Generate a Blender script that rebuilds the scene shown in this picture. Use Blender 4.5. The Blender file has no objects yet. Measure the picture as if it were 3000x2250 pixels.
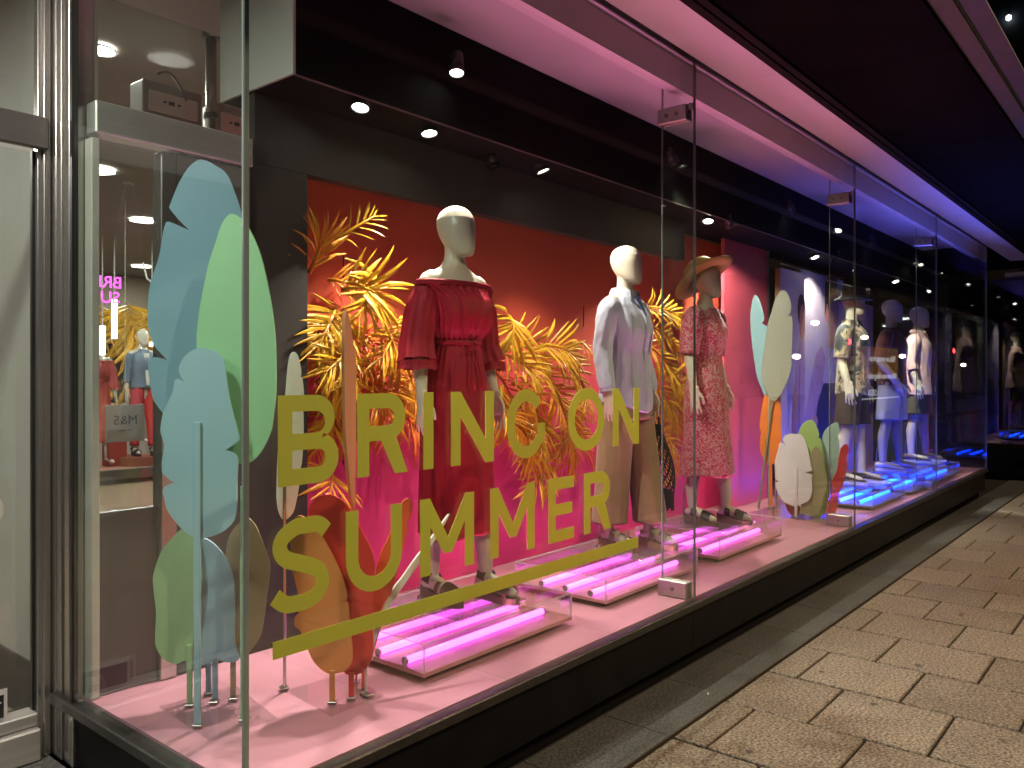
import bpy, bmesh, math, random
from mathutils import Vector, Matrix, noise
random.seed(7)
R = math.radians
sc = bpy.context.scene
col = sc.collection

# ------------------------------------------------------------------ camera, sky, exposure
# world frame: +X runs along the shop window (receding in the picture), +Y into the shop, the outer glass is the plane Y = 0, pavement z = 0
CAM = Vector((0.0, -2.0, 1.55)); YAW = R(39.8)
FW = Vector((math.cos(YAW), math.sin(YAW), 0)); RT = Vector((math.sin(YAW), -math.cos(YAW), 0))
cd = bpy.data.cameras.new('camera'); cam = bpy.data.objects.new('camera', cd); col.objects.link(cam)
cam.location = CAM; cam.rotation_euler = (R(90), 0, YAW - R(90))
cd.sensor_width = 36; cd.lens = 2382 / 3000 * 36
cd.shift_y = (1102 - 1125) / 3000
cd.clip_start = 0.05; cd.clip_end = 400
sc.camera = cam

world = bpy.data.worlds.new('World'); sc.world = world; world.use_nodes = True
wn = world.node_tree.nodes; bg = wn['Background']
sky = wn.new('ShaderNodeTexSky'); sky.sky_type = 'NISHITA'; sky.sun_disc = False
sky.sun_elevation = R(-5); sky.sun_rotation = R(200)
world.node_tree.links.new(sky.outputs[0], bg.inputs[0]); bg.inputs[1].default_value = 0.05

vs = sc.view_settings
vs.view_transform = 'Standard'; vs.look = 'None'; vs.exposure = 0.4; vs.gamma = 1.0; vs.use_curve_mapping = False
sc.render.engine = 'CYCLES'
cy = sc.cycles
cy.use_denoising = True
cy.max_bounces = 8; cy.diffuse_bounces = 4; cy.glossy_bounces = 4; cy.transmission_bounces = 6; cy.transparent_max_bounces = 40
cy.sample_clamp_indirect = 6.0; cy.sample_clamp_direct = 0
cy.caustics_reflective = False; cy.caustics_refractive = False

def lamp(kind, name, loc, energy, color, aim=None, size=0.05, cone=None, blend=0.5, shape=None, size_y=None):
    d = bpy.data.lights.new(name, kind); d.energy = energy; d.color = color
    if kind == 'SPOT':
        d.shadow_soft_size = size; d.spot_size = R(cone); d.spot_blend = blend
    elif kind == 'AREA':
        d.size = size
        if shape: d.shape = shape
        if size_y: d.size_y = size_y
    else: d.shadow_soft_size = size
    o = bpy.data.objects.new(name, d); col.objects.link(o); o.location = loc
    if aim is not None:
        o.rotation_euler = (Vector(aim) - Vector(loc)).to_track_quat('-Z', 'Y').to_euler()
    return o

# light of the street lamps (the posts stand behind the camera, across the pavement)
lamp('SPOT', 'street_light', (7.5, -5.5, 6.5), 1250, (1.0, 0.72, 0.43), (5.2, -0.9, 0), 0.14, 75, 0.7)
lamp('SPOT', 'street_light', (0.5, -6.5, 6.5), 850, (1.0, 0.78, 0.55), (2.0, -0.6, 0.5), 0.14, 75, 0.8)
lamp('SPOT', 'street_light', (14.0, -5.0, 6.5), 700, (1.0, 0.72, 0.43), (11.0, -1.2, 0), 0.14, 80, 0.7)

# ------------------------------------------------------------------ helpers
def at(px, py, X=None, Y=None, Z=None):
    """a point of the photograph (3000 px wide), put at its real place on a plane of the scene"""
    d = FW + RT * ((px - 1500) / 2382.0) + Vector((0, 0, (1102 - py) / 2382.0))
    if X is not None: t = (X - CAM.x) / d.x
    elif Y is not None: t = (Y - CAM.y) / d.y
    else: t = (Z - CAM.z) / d.z
    return CAM + d * t

def setp(o, label=None, cat=None, group=None, kind=None):
    if label: o['label'] = label
    if cat: o['category'] = cat
    if group: o['group'] = group
    if kind: o['kind'] = kind
    return o
def empty(name, label, cat, loc=(0, 0, 0), group=None, rz=0):
    o = bpy.data.objects.new(name, None); col.objects.link(o); o.location = loc; o.rotation_euler = (0, 0, rz)
    o.empty_display_size = 0.1
    return setp(o, label, cat, group)
def link(name, me, parent=None, loc=None):
    o = bpy.data.objects.new(name, me); col.objects.link(o)
    if parent is not None: o.parent = parent
    if loc is not None: o.location = loc
    return o

class MB:
    """collects shapes and links them as ONE mesh object"""
    def __init__(s): s.v = []; s.f = []
    def add(s, vs, fs):
        n = len(s.v); s.v += [tuple(v) for v in vs]; s.f += [tuple(i + n for i in f) for f in fs]; return s
    def box(s, a, b):
        x0, y0, z0 = a; x1, y1, z1 = b
        return s.add([(x0,y0,z0),(x1,y0,z0),(x1,y1,z0),(x0,y1,z0),(x0,y0,z1),(x1,y0,z1),(x1,y1,z1),(x0,y1,z1)],
                     [(0,3,2,1),(4,5,6,7),(0,1,5,4),(1,2,6,5),(2,3,7,6),(3,0,4,7)])
    def bbox(s, a, b, c=0.004):
        """box with its long edges chamfered"""
        x0, y0, z0 = a; x1, y1, z1 = b
        vs = []
        for x, sx in ((x0, 1), (x1, -1)):
            for y, sy in ((y0, 1), (y1, -1)):
                for z, sz in ((z0, 1), (z1, -1)):
                    vs += [(x + sx*c, y + sy*c, z), (x + sx*c, y, z + sz*c), (x, y + sy*c, z + sz*c)]
        bm = bmesh.new()
        for v in vs: bm.verts.new(v)
        bmesh.ops.convex_hull(bm, input=bm.verts)
        bm.verts.ensure_lookup_table(); bm.verts.index_update()
        s.add([v.co[:] for v in bm.verts], [tuple(v.index for v in f.verts) for f in bm.faces]); bm.free()
        return s
    def tube(s, pts, rad, n=10, ex=1.0, up=None, cap=True):
        """tube along a path; rad a number or one per point; ex stretches the section along 'up'"""
        P = [Vector(p) for p in pts]; m = len(P)
        rr = rad if isinstance(rad, (list, tuple)) else [rad] * m
        base = len(s.v); ref = Vector(up) if up else None
        for i, p in enumerate(P):
            t = (P[min(i+1, m-1)] - P[max(i-1, 0)]).normalized()
            if ref is None:
                ref = Vector((0, 0, 1)) if abs(t.z) < .9 else Vector((0, 1, 0))
            u = (ref - t * ref.dot(t))
            if u.length < 1e-5: u = t.orthogonal()
            u.normalize(); w = t.cross(u)
            if not up: ref = u
            for k in range(n):
                a = 2*math.pi*k/n
                s.v.append(tuple(p + (u*math.cos(a)*ex + w*math.sin(a)) * rr[i]))
        for i in range(m-1):
            for k in range(n):
                k2 = (k+1) % n
                s.f.append((base+i*n+k, base+i*n+k2, base+(i+1)*n+k2, base+(i+1)*n+k))
        if cap:
            s.f.append(tuple(base+k for k in reversed(range(n)))); s.f.append(tuple(base+(m-1)*n+k for k in range(n)))
        return s
    def limb(s, pts, rad, n=14, sub=4, ex=1.0, up=None):
        """smooth tapered limb with rounded ends"""
        P, r = smooth_path(pts, rad, sub)
        a, b = (P[0]-P[1]).normalized(), (P[-1]-P[-2]).normalized()
        Q = [P[0] + a*r[0]*.9, P[0] + a*r[0]*.6] + P + [P[-1] + b*r[-1]*.6, P[-1] + b*r[-1]*.9]
        q = [r[0]*.35, r[0]*.8] + r + [r[-1]*.8, r[-1]*.35]
        return s.tube(Q, q, n, ex, up)
    def rings(s, rg, n=40, cap=True):
        """horizontal ellipses (z, rx, ry, cx, cy)"""
        b = len(s.v)
        for z, rx, ry, cx, cy_ in rg:
            for k in range(n):
                a = 2*math.pi*k/n
                s.v.append((cx + rx*math.cos(a), cy_ + ry*math.sin(a), z))
        m = len(rg)
        for i in range(m-1):
            for k in range(n):
                k2 = (k+1) % n
                s.f.append((b+i*n+k, b+i*n+k2, b+(i+1)*n+k2, b+(i+1)*n+k))
        if cap:
            s.f.append(tuple(b+k for k in reversed(range(n)))); s.f.append(tuple(b+(m-1)*n+k for k in range(n)))
        return s
    def disc(s, c, r, axis, h, n=24):
        c = Vector(c); ax = Vector(axis).normalized()
        return s.tube([c, c + ax*h], r, n)
    def plate(s, pts3, nrm, th):
        """flat outline with real thickness"""
        n = len(pts3); nv = Vector(nrm)*th
        vs = [tuple(p) for p in pts3] + [tuple(Vector(p)+nv) for p in pts3]
        fs = [tuple(reversed(range(n))), tuple(range(n, 2*n))] + [(i, (i+1) % n, n+(i+1) % n, n+i) for i in range(n)]
        return s.add(vs, fs)
    def mesh(s, name, mat, smooth=False, fixn=True):
        me = bpy.data.meshes.new(name); me.from_pydata(s.v, [], s.f); me.update()
        if fixn:
            bm = bmesh.new(); bm.from_mesh(me); bmesh.ops.recalc_face_normals(bm, faces=bm.faces); bm.to_mesh(me); bm.free()
        if mat: me.materials.append(mat)
        if smooth: me.polygons.foreach_set('use_smooth', [True]*len(me.polygons))
        return me
    def build(s, name, mat, parent=None, smooth=False, loc=None, fixn=True):
        return link(name, s.mesh(name, mat, smooth, fixn), parent, loc)

def catmull(P, t, i, closed=False):
    n = len(P)
    g = (lambda k: P[k % n]) if closed else (lambda k: P[max(0, min(n-1, k))])
    a, b, c, d = g(i-1), g(i), g(i+1), g(i+2)
    return 0.5*((2*b) + (c-a)*t + (2*a-5*b+4*c-d)*t*t + (3*b-a-3*c+d)*t*t*t)
def smooth_path(pts, rad, sub=4):
    P = [Vector(p) for p in pts]
    rr = rad if isinstance(rad, (list, tuple)) else [rad]*len(P)
    Q, q = [], []
    for i in range(len(P)-1):
        for k in range(sub):
            Q.append(catmull(P, k/sub, i)); q.append(rr[i] + (rr[i+1]-rr[i])*(k/sub))
    Q.append(P[-1]); q.append(rr[-1])
    return Q, q

# ------------------------------------------------------------------ materials
MATS = {}
def mat(name, c, rough=.5, metal=0.0, var=.06, scale=18, bump=0.0, bscale=None, emit=None, estr=0, spec=.5, coat=0, stretch=None, rnd=0.0, sheen=0.0, transl=None):
    if name in MATS: return MATS[name]
    m = bpy.data.materials.new(name); m.use_nodes = True; nt = m.node_tree; N = nt.nodes; L = nt.links
    b = N['Principled BSDF']; b.inputs['Roughness'].default_value = rough; b.inputs['Metallic'].default_value = metal
    b.inputs['Specular IOR Level'].default_value = spec; b.inputs['Coat Weight'].default_value = coat
    b.inputs['Sheen Weight'].default_value = sheen
    tc = N.new('ShaderNodeTexCoord'); mp = N.new('ShaderNodeMapping'); L.new(tc.outputs['Object'], mp.inputs[0])
    if stretch: mp.inputs['Scale'].default_value = stretch
    nz = N.new('ShaderNodeTexNoise'); nz.inputs['Scale'].default_value = scale; nz.inputs['Detail'].default_value = 5
    L.new(mp.outputs[0], nz.inputs['Vector'])
    mx = N.new('ShaderNodeMix'); mx.data_type = 'RGBA'
    lo = [max(0, x*(1-var*2.2)) for x in c]; hi = [min(1, x*(1+var*1.8)) for x in c]
    mx.inputs[6].default_value = (*lo, 1); mx.inputs[7].default_value = (*hi, 1)
    L.new(nz.outputs['Fac'], mx.inputs[0])
    out = mx.outputs[2]
    if rnd:
        oi = N.new('ShaderNodeObjectInfo'); hs = N.new('ShaderNodeHueSaturation')
        mr = N.new('ShaderNodeMapRange'); mr.inputs[3].default_value = 1-rnd; mr.inputs[4].default_value = 1+rnd
        L.new(oi.outputs['Random'], mr.inputs[0]); L.new(mr.outputs[0], hs.inputs['Value']); L.new(out, hs.inputs['Color']); out = hs.outputs[0]
    L.new(out, b.inputs['Base Color'])
    if bump:
        nb = N.new('ShaderNodeTexNoise'); nb.inputs['Scale'].default_value = bscale or scale*4; nb.inputs['Detail'].default_value = 4
        L.new(mp.outputs[0], nb.inputs['Vector'])
        bp = N.new('ShaderNodeBump'); bp.inputs['Strength'].default_value = bump; bp.inputs['Distance'].default_value = .01
        L.new(nb.outputs['Fac'], bp.inputs['Height']); L.new(bp.outputs[0], b.inputs['Normal'])
    if emit:
        b.inputs['Emission Color'].default_value = (*emit, 1); b.inputs['Emission Strength'].default_value = estr
    if transl:
        tr = N.new('ShaderNodeBsdfTranslucent'); L.new(out, tr.inputs[0]); ms = N.new('ShaderNodeMixShader'); ms.inputs[0].default_value = transl
        L.new(b.outputs[0], ms.inputs[1]); L.new(tr.outputs[0], ms.inputs[2]); L.new(ms.outputs[0], N['Material Output'].inputs[0])
    m['_base'] = 1; MATS[name] = m
    return m

def glassmat(name, tint=(.93, .97, .95), f0=.045, rough=0.0, body=0.0, bodyc=(.8, .8, .8)):
    """clear sheet: transparent seen through, mirror by angle (Schlick), optional faint body colour"""
    m = bpy.data.materials.new(name); m.use_nodes = True; nt = m.node_tree; N = nt.nodes; L = nt.links
    N.remove(N['Principled BSDF'])
    t = N.new('ShaderNodeBsdfTransparent'); t.inputs[0].default_value = (*tint, 1)
    g = N.new('ShaderNodeBsdfGlossy'); g.inputs['Roughness'].default_value = rough
    lw = N.new('ShaderNodeLayerWeight'); lw.inputs[0].default_value = .5
    p = N.new('ShaderNodeMath'); p.operation = 'POWER'; p.inputs[1].default_value = 5; L.new(lw.outputs['Facing'], p.inputs[0])
    q = N.new('ShaderNodeMath'); q.operation = 'MULTIPLY_ADD'; q.inputs[1].default_value = 1-f0; q.inputs[2].default_value = f0; L.new(p.outputs[0], q.inputs[0])
    ms = N.new('ShaderNodeMixShader'); L.new(q.outputs[0], ms.inputs[0]); L.new(t.outputs[0], ms.inputs[1]); L.new(g.outputs[0], ms.inputs[2])
    out = ms.outputs[0]
    if body:
        d = N.new('ShaderNodeBsdfDiffuse'); d.inputs[0].default_value = (*bodyc, 1)
        m2 = N.new('ShaderNodeMixShader'); m2.inputs[0].default_value = body; L.new(out, m2.inputs[1]); L.new(d.outputs[0], m2.inputs[2]); out = m2.outputs[0]
    L.new(out, N['Material Output'].inputs[0])
    return m

def ramp_mat(name, stops, kind='noise', scale=10, rough=.75, detail=2, distort=0, sheen=.2, const=True):
    """printed cloth: a constant colour ramp over noise, voronoi cells or waves"""
    m = bpy.data.materials.new(name); m.use_nodes = True; nt = m.node_tree; N = nt.nodes; L = nt.links
    b = N['Principled BSDF']; b.inputs['Roughness'].default_value = rough; b.inputs['Sheen Weight'].default_value = sheen
    tc = N.new('ShaderNodeTexCoord')
    if kind == 'noise':
        t = N.new('ShaderNodeTexNoise'); t.inputs['Detail'].default_value = detail; t.inputs['Distortion'].default_value = distort
    else:
        t = N.new('ShaderNodeTexWave'); t.inputs['Distortion'].default_value = distort; t.inputs['Detail'].default_value = detail; t.inputs['Detail Scale'].default_value = 2.5
    t.inputs['Scale'].default_value = scale
    L.new(tc.outputs['Object'], t.inputs['Vector'])
    r = N.new('ShaderNodeValToRGB'); r.color_ramp.interpolation = 'CONSTANT' if const else 'LINEAR'
    el = r.color_ramp.elements
    while len(el) < len(stops): el.new(.5)
    for e, (p, c) in zip(el, stops): e.position = p; e.color = (*c, 1)
    L.new(t.outputs['Fac'], r.inputs[0]); L.new(r.outputs[0], b.inputs['Base Color'])
    return m

GLASS = glassmat('window_glass', f0=.055, body=.003)
GLASS_DARK = glassmat('smoked_glass', (.55, .55, .53), .05)
ACRYL = glassmat('clear_acrylic', (.97, .97, .97), .04)
ACRYL_EDGE = glassmat('acrylic_edge', (.9, .9, .9), .08, .1, .32, (.75, .75, .75))
PLATE = glassmat('tinted_plate', (.80, .80, .84), .06, 0, .05)
GEDGE = glassmat('glass_edge', (.35, .45, .42), .35, .15, .45, (.30, .36, .34))
SEAL = mat('joint_silicone', (.10, .11, .11), .25, 0, .1, 30)
STEEL = mat('brushed_steel', (.52, .50, .47), .25, .92, .10, 40, .05, 220, stretch=(1, 1, .015))
STEELH = mat('brushed_steel_rail', (.55, .53, .50), .33, .6, .10, 40, .05, 220, stretch=(.015, 1, 1))
CLAMP = mat('clamp_steel', (.40, .36, .34), .38, 1.0, .1, 25, .03)
BLACKGL = mat('black_stone', (.007, .0065, .0065), .35, 0, .3, 6, .03, 60, spec=.04)
SILL = mat('sill_metal', (.045, .042, .040), .38, .7, .25, 30, .15, 90)
BLACKP = mat('black_paint', (.005, .0042, .004), .8, 0, .25, 4, .05, 120, spec=.1)
BACKW = mat('charcoal_wall', (.030, .024, .022), .65, 0, .12, 3, .08, 140)
TAUPE = mat('taupe_wall', (.20, .17, .15), .7, 0, .08, 3, .05, 90)
CREAM = mat('cream_wall', (.34, .32, .28), .65, 0, .05, 3, .05, 90)
BROWNW = mat('brown_wall', (.20, .165, .125), .6, 0, .08, 4, .05, 90)
WHITEC = mat('white_ceiling', (.44, .40, .41), .8, 0, .05, 3, .05, 60)
SOFFIT = mat('soffit_board', (.88, .82, .80), .7, 0, .05, 2.5, .04, 40)
PINKF = mat('pink_floor', (.52, .225, .30), .42, 0, .05, 2.2, .03, 45)
PINKB = mat('pink_board', (.46, .20, .215), .45, 0, .05, 4)
GOLDBEAM = mat('ochre_beam', (.07, .072, .018), .55, 0, .15, 5)
GOLDBEAM2 = mat('ochre_beam_front', (.07, .07, .042), .55, 0, .15, 5)
SKIN = mat('mannequin_lacquer', (.62, .55, .45), .30, 0, .03, 8, 0, coat=.15)
SKING = mat('mannequin_grey_lacquer', (.42, .385, .36), .33, 0, .03, 8)

# ------------------------------------------------------------------ ground
def granite(name, base, dark, light, spots=True):
    m = bpy.data.materials.new(name); m.use_nodes = True; nt = m.node_tree; N = nt.nodes; L = nt.links
    b = N['Principled BSDF']; b.inputs['Roughness'].default_value = .55
    ge = N.new('ShaderNodeNewGeometry'); pos = ge.outputs['Position']
    n1 = N.new('ShaderNodeTexNoise'); n1.inputs['Scale'].default_value = 78; n1.inputs['Detail'].default_value = 3; L.new(pos, n1.inputs['Vector'])
    r1 = N.new('ShaderNodeValToRGB'); e = r1.color_ramp.elements
    e[0].position = .34; e[0].color = (*dark, 1); e[1].position = .68; e[1].color = (*light, 1); q = e.new(.5); q.color = (*base, 1)
    L.new(n1.outputs['Fac'], r1.inputs[0])
    n2 = N.new('ShaderNodeTexNoise'); n2.inputs['Scale'].default_value = 5; n2.inputs['Detail'].default_value = 6; n2.inputs['Roughness'].default_value = .65; L.new(pos, n2.inputs['Vector'])
    m2 = N.new('ShaderNodeMapRange'); m2.inputs[1].default_value = .3; m2.inputs[2].default_value = .7; m2.inputs[3].default_value = .84; m2.inputs[4].default_value = 1.1; L.new(n2.outputs['Fac'], m2.inputs[0])
    oi = N.new('ShaderNodeObjectInfo'); m3 = N.new('ShaderNodeMapRange'); m3.inputs[3].default_value = .87; m3.inputs[4].default_value = 1.1; L.new(oi.outputs['Random'], m3.inputs[0])
    mu = N.new('ShaderNodeMath'); mu.operation = 'MULTIPLY'; L.new(m2.outputs[0], mu.inputs[0]); L.new(m3.outputs[0], mu.inputs[1])
    val = mu.outputs[0]
    if spots:
        vo = N.new('ShaderNodeTexVoronoi'); vo.inputs['Scale'].default_value = 2.6; vo.inputs['Randomness'].default_value = 1
        nd = N.new('ShaderNodeTexNoise'); nd.inputs['Scale'].default_value = 14; L.new(pos, nd.inputs['Vector'])
        va = N.new('ShaderNodeMix'); va.data_type = 'RGBA'; va.inputs[0].default_value = .06; L.new(pos, va.inputs[6]); L.new(nd.outputs['Color'], va.inputs[7]); L.new(va.outputs[2], vo.inputs['Vector'])
        ms = N.new('ShaderNodeMapRange'); ms.inputs[1].default_value = .045; ms.inputs[2].default_value = .075; ms.inputs[3].default_value = .55; ms.inputs[4].default_value = 1.0; L.new(vo.outputs['Distance'], ms.inputs[0])
        mv = N.new('ShaderNodeMath'); mv.operation = 'MULTIPLY'; L.new(val, mv.inputs[0]); L.new(ms.outputs[0], mv.inputs[1]); val = mv.outputs[0]
    hs = N.new('ShaderNodeHueSaturation'); L.new(val, hs.inputs['Value']); L.new(r1.outputs[0], hs.inputs['Color']); L.new(hs.outputs[0], b.inputs['Base Color'])
    rr = N.new('ShaderNodeMapRange'); rr.inputs[3].default_value = .42; rr.inputs[4].default_value = .72; L.new(n2.outputs['Fac'], rr.inputs[0]); L.new(rr.outputs[0], b.inputs['Roughness'])
    n3 = N.new('ShaderNodeTexNoise'); n3.inputs['Scale'].default_value = 95; n3.inputs['Detail'].default_value = 4; L.new(pos, n3.inputs['Vector'])
    bp = N.new('ShaderNodeBump'); bp.inputs['Strength'].default_value = .3; bp.inputs['Distance'].default_value = .002; L.new(n3.outputs['Fac'], bp.inputs['Height']); L.new(bp.outputs[0], b.inputs['Normal'])
    return m
TAN = granite('tan_granite', (.195, .155, .115), (.05, .039, .029), (.36, .30, .235))
GREY = granite('grey_granite', (.078, .078, .074), (.04, .04, .038), (.13, .13, .12), False)
BED = mat('joint_sand', (.014, .011, .009), .9, 0, .3, 60, .3)

pav = setp(MB().box((-8, -6.2, -.22), (30, .4, -.014)).build('pavement', BED), kind='structure')
def slab(name, x0, x1, y0, y1, m, top=0.0, c=.004, dz=.07):
    return MB().bbox((x0, y0, top-dz), (x1, y1, top), c).build(name, m, pav)
rx0 = 3.125 - .51*9
for i in range(38):
    x0 = rx0 + .51*i
    off = .155 if (i % 2) == 1 else .395
    y = -.290; w = off
    far = x0 > 12.5
    for j in range(5 if x0 < 8 else 4):
        y1 = y - w; g = .0075
        slab('paving_slab', x0+g+random.uniform(0, .002), x0+.51-g, y1+g, y-g, TAN, random.uniform(-.0018, .0012))
        y = y1; w = .492
for i in range(32):
    x0 = 3.13 - .585*7 + .585*i
    slab('edging_slab', x0+.002, x0+.583, -.272, .06, GREY, -.001, .002)
MB().box((-1.5, -.284, -.03), (16, -.277, .001)).build('edging_strip', mat('dull_bronze_strip', (.09, .07, .05), .5, .6), pav)
setp(MB().box((-60, -60, -.30), (80, -6.2, -.10)).build('road', mat('asphalt', (.045, .044, .042), .8, 0, .2, 30, .4, 120)), kind='structure')
setp(MB().box((-60, -60, -.5), (80, 60, -.305)).build('ground', mat('ground_dark', (.04, .04, .038), .9)), kind='structure')
# entrance landing: raised stone
land = setp(MB().box((-4, .2, -.1), (1.24, 1.9, .118)).build('entrance_floor', GREY), kind='structure')

# ------------------------------------------------------------------ the display window: plinth, floor, glass
XE = 11.89; ZF = .37; ZT = 3.205; YB = 1.06; YR = 1.30
pl = empty('display_plinth', 'black polished stone plinth running under the whole shop window', 'plinth', (1.25, 0, 0))
def P(mb, name, m, parent, smooth=False):
    o = mb.build(name, m, parent, smooth); o.matrix_parent_inverse = Matrix.Translation(-Vector(parent.location)) if parent.rotation_euler.z == 0 else parent.matrix_basis.inverted(); return o
xs = [1.262, 3.905, 6.57, 9.23, XE]
for a, b in zip(xs[:-1], xs[1:]):
    P(MB().box((a, .012, .10), (b-.003, .05, .325)), 'face_panel', BLACKGL, pl)
P(MB().box((1.30, .075, .0), (XE-.05, .11, .10)), 'toe_recess', BLACKP, pl)
P(MB().box((1.262, .053, .125), (1.30, 1.13, .325)), 'return_panel', BLACKGL, pl)
P(MB().bbox((1.225, -.022, .327), (XE+.02, .032, .368), .005), 'sill_rail', SILL, pl)
P(MB().bbox((1.225, .034, .327), (1.285, 1.27, .368), .005), 'return_sill_rail', SILL, pl)
setp(MB().box((1.29, .036, .31), (XE-.02, 1.62, ZF)).build('display_floor', PINKF), kind='structure')
fl = bpy.data.objects['display_floor']
for x in (2.42, 4.86, 7.30, 9.74):
    MB().box((x, .04, ZF+.0003), (x+.0025, 1.28, ZF+.0008)).build('floor_joint', mat('floor_seam_pink', (.40, .2, .2), .6), fl)  # seam lines across the pink floor

win = empty('shop_window', 'frameless glass shop window with glass fins and steel clamps', 'window', (1.25, 0, ZF))
for a, b in zip([1.25, 3.905, 6.57, 9.23], [3.905, 6.57, 9.23, XE]):
    P(MB().box((a+.012, -.006, .366), (b-.004, .006, ZT)), 'glass_pane', GLASS, win)
P(MB().box((1.244, .008, .366), (1.256, 1.12, ZT)), 'glass_pane', GLASS, win)
P(MB().box((XE-.006, .008, .366), (XE+.006, 1.35, ZT)), 'glass_pane', GLASS, win)
P(MB().bbox((1.243, -.007, .366), (1.261, .007, ZT), .003), 'corner_edge', GEDGE, win)
P(MB().bbox((XE-.003, -.007, .366), (XE+.007, .007, ZT), .002), 'corner_edge', GEDGE, win)
for x in (3.905, 6.57, 9.23):
    P(MB().box((x-.004, -.0055, .367), (x, .0075, ZT)), 'joint_seal', SEAL, win)
    P(MB().box((x-.008, .009, .372), (x+.004, .188, 3.20)), 'glass_fin', GLASS, win)
    P(MB().box((x-.0075, .189, .372), (x+.0035, .195, 3.20)), 'fin_edge', GEDGE, win)
    # clamps: folded steel plates round the fin, with a bolt
    for z0, z1, k in ((.372, .462, 0), (2.90, 2.985, 1)):
        P(MB().bbox((x+.005, .03, z0), (x+.032, .205, z1), .006), 'fin_clamp', CLAMP, win); c = P(MB().bbox((x-.036, .03, z0), (x-.009, .205, z1), .006), 'fin_clamp', CLAMP, win)
        cb = MB()
        for yy in ((.09, .15) if k else (.115,)):
            cb.disc((x-.0365, yy, (z0+z1)/2), .011, (-1, 0, 0), .004, 12)
        q = cb.build('clamp_bolt', mat('bolt_dark', (.2, .18, .16), .3, 1), c)
        if k: P(MB().box((x-.016, .008, 2.96), (x+.012, .03, 2.99)), 'clamp_tab', CLAMP, win)
P(MB().box((1.25, -.016, ZT), (XE, .018, ZT+.028)), 'head_channel', mat('head_channel_black', (.012, .012, .012), .5), win)

# ceiling over the display, downstand beam, bulkhead
setp(MB().box((1.25, .019, 3.236), (XE, 1.7, 3.40)).build('display_ceiling', WHITEC), kind='structure')
setp(MB().box((1.26, .085, 3.075), (XE, .15, 3.234)).build('downstand_beam', mat('beam_paint', (.52, .47, .46), .7, 0, .05, 3)), kind='structure')
bulk = MB().box((1.953, .758, 2.763), (XE-.01, 1.30, 3.234)).build('bulkhead', BLACKP); setp(bulk, kind='structure')
MB().box((1.95, .752, 2.755), (XE-.01, .7575, 2.762)).build('edge_trim', mat('trim_metal', (.30, .24, .21), .35, .8), bulk)
setp(MB().box((1.940, .757, 2.763), (1.952, 1.30, 3.234)).build('bulkhead_end_wall', mat('pale_grey_board', (.50, .50, .46), .7, 0, .04, 3)), kind='structure')

# back wall: charcoal left part, header over the recess, recess walls
bw = setp(MB().box((1.615, YB, ZF), (2.23, YB+.07, 2.46)).build('back_wall', BACKW), kind='structure')
setp(MB().box((1.96, YB, 2.462), (5.80, YB+.07, 2.761)).build('header_wall', BACKW), kind='structure')
setp(MB().box((2.15, YR+.02, ZF), (2.165, YB+.072, 2.76)).build('recess_side_wall', BACKW), kind='structure')

def backdrop(name, x0, x1, y, z0, z1):
    m = bpy.data.materials.new('backdrop_print'); m.use_nodes = True; nt = m.node_tree; N = nt.nodes; L = nt.links
    b = N['Principled BSDF']; b.inputs['Roughness'].default_value = .55
    g = N.new('ShaderNodeNewGeometry'); s = N.new('ShaderNodeSeparateXYZ'); L.new(g.outputs['Position'], s.inputs[0])
    nz = N.new('ShaderNodeTexNoise'); nz.inputs['Scale'].default_value = .8; L.new(g.outputs['Position'], nz.inputs['Vector'])
    ma = N.new('ShaderNodeMath'); ma.operation = 'MULTIPLY_ADD'; ma.inputs[1].default_value = .25; L.new(nz.outputs['Fac'], ma.inputs[0]); L.new(s.outputs['Z'], ma.inputs[2])
    r = N.new('ShaderNodeMapRange'); r.inputs[1].default_value = 1.15; r.inputs[2].default_value = 1.95; L.new(ma.outputs[0], r.inputs[0])
    c = N.new('ShaderNodeValToRGB'); e = c.color_ramp.elements
    e[0].color = (.72, .035, .21, 1); e[1].color = (.74, .11, .062, 1)      # hot pink foot, brick red head, one printed sheet
    L.new(r.outputs[0], c.inputs[0]); L.new(c.outputs[0], b.inputs['Base Color'])
    return m
red = MB().box((2.17, YR, ZF+.002), (7.2, YR+.02, 2.75)).build('backdrop_panel', backdrop('b', 0, 0, 0, 0, 0))
setp(red, 'large backdrop printed brick red above fading to hot pink below', 'backdrop')
for x, z0, z1 in ((2.62, 2.02, 2.16), (2.62, 1.10, 1.28), (2.60, .86, .98), (4.75, 1.9, 2.05)): MB().box((x, YR-.0035, z0), (x+.006, YR-.0005, z1)).build('slit', mat('slit_dark', (.12, .01, .01), .8), red)
mp_ = MB().box((6.66, 1.13, ZF+.002), (7.60, 1.16, 2.76)).build('side_backdrop_panel', mat('rose_print', (.72, .10, .14), .55, 0, .06, 2))
setp(mp_, 'narrow rose red upright panel behind the tall feather cutouts', 'backdrop')
MB().box((7.602, 1.13, ZF+.002), (7.66, 1.30, 2.76)).build('panel_edge', mat('grey_edge', (.25, .24, .24), .6), mp_)
setp(MB().box((7.66, 1.62, ZF), (XE, 1.68, 2.76)).build('inner_wall', mat('navy_wall', (.03, .028, .04), .7)), kind='structure')

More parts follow.
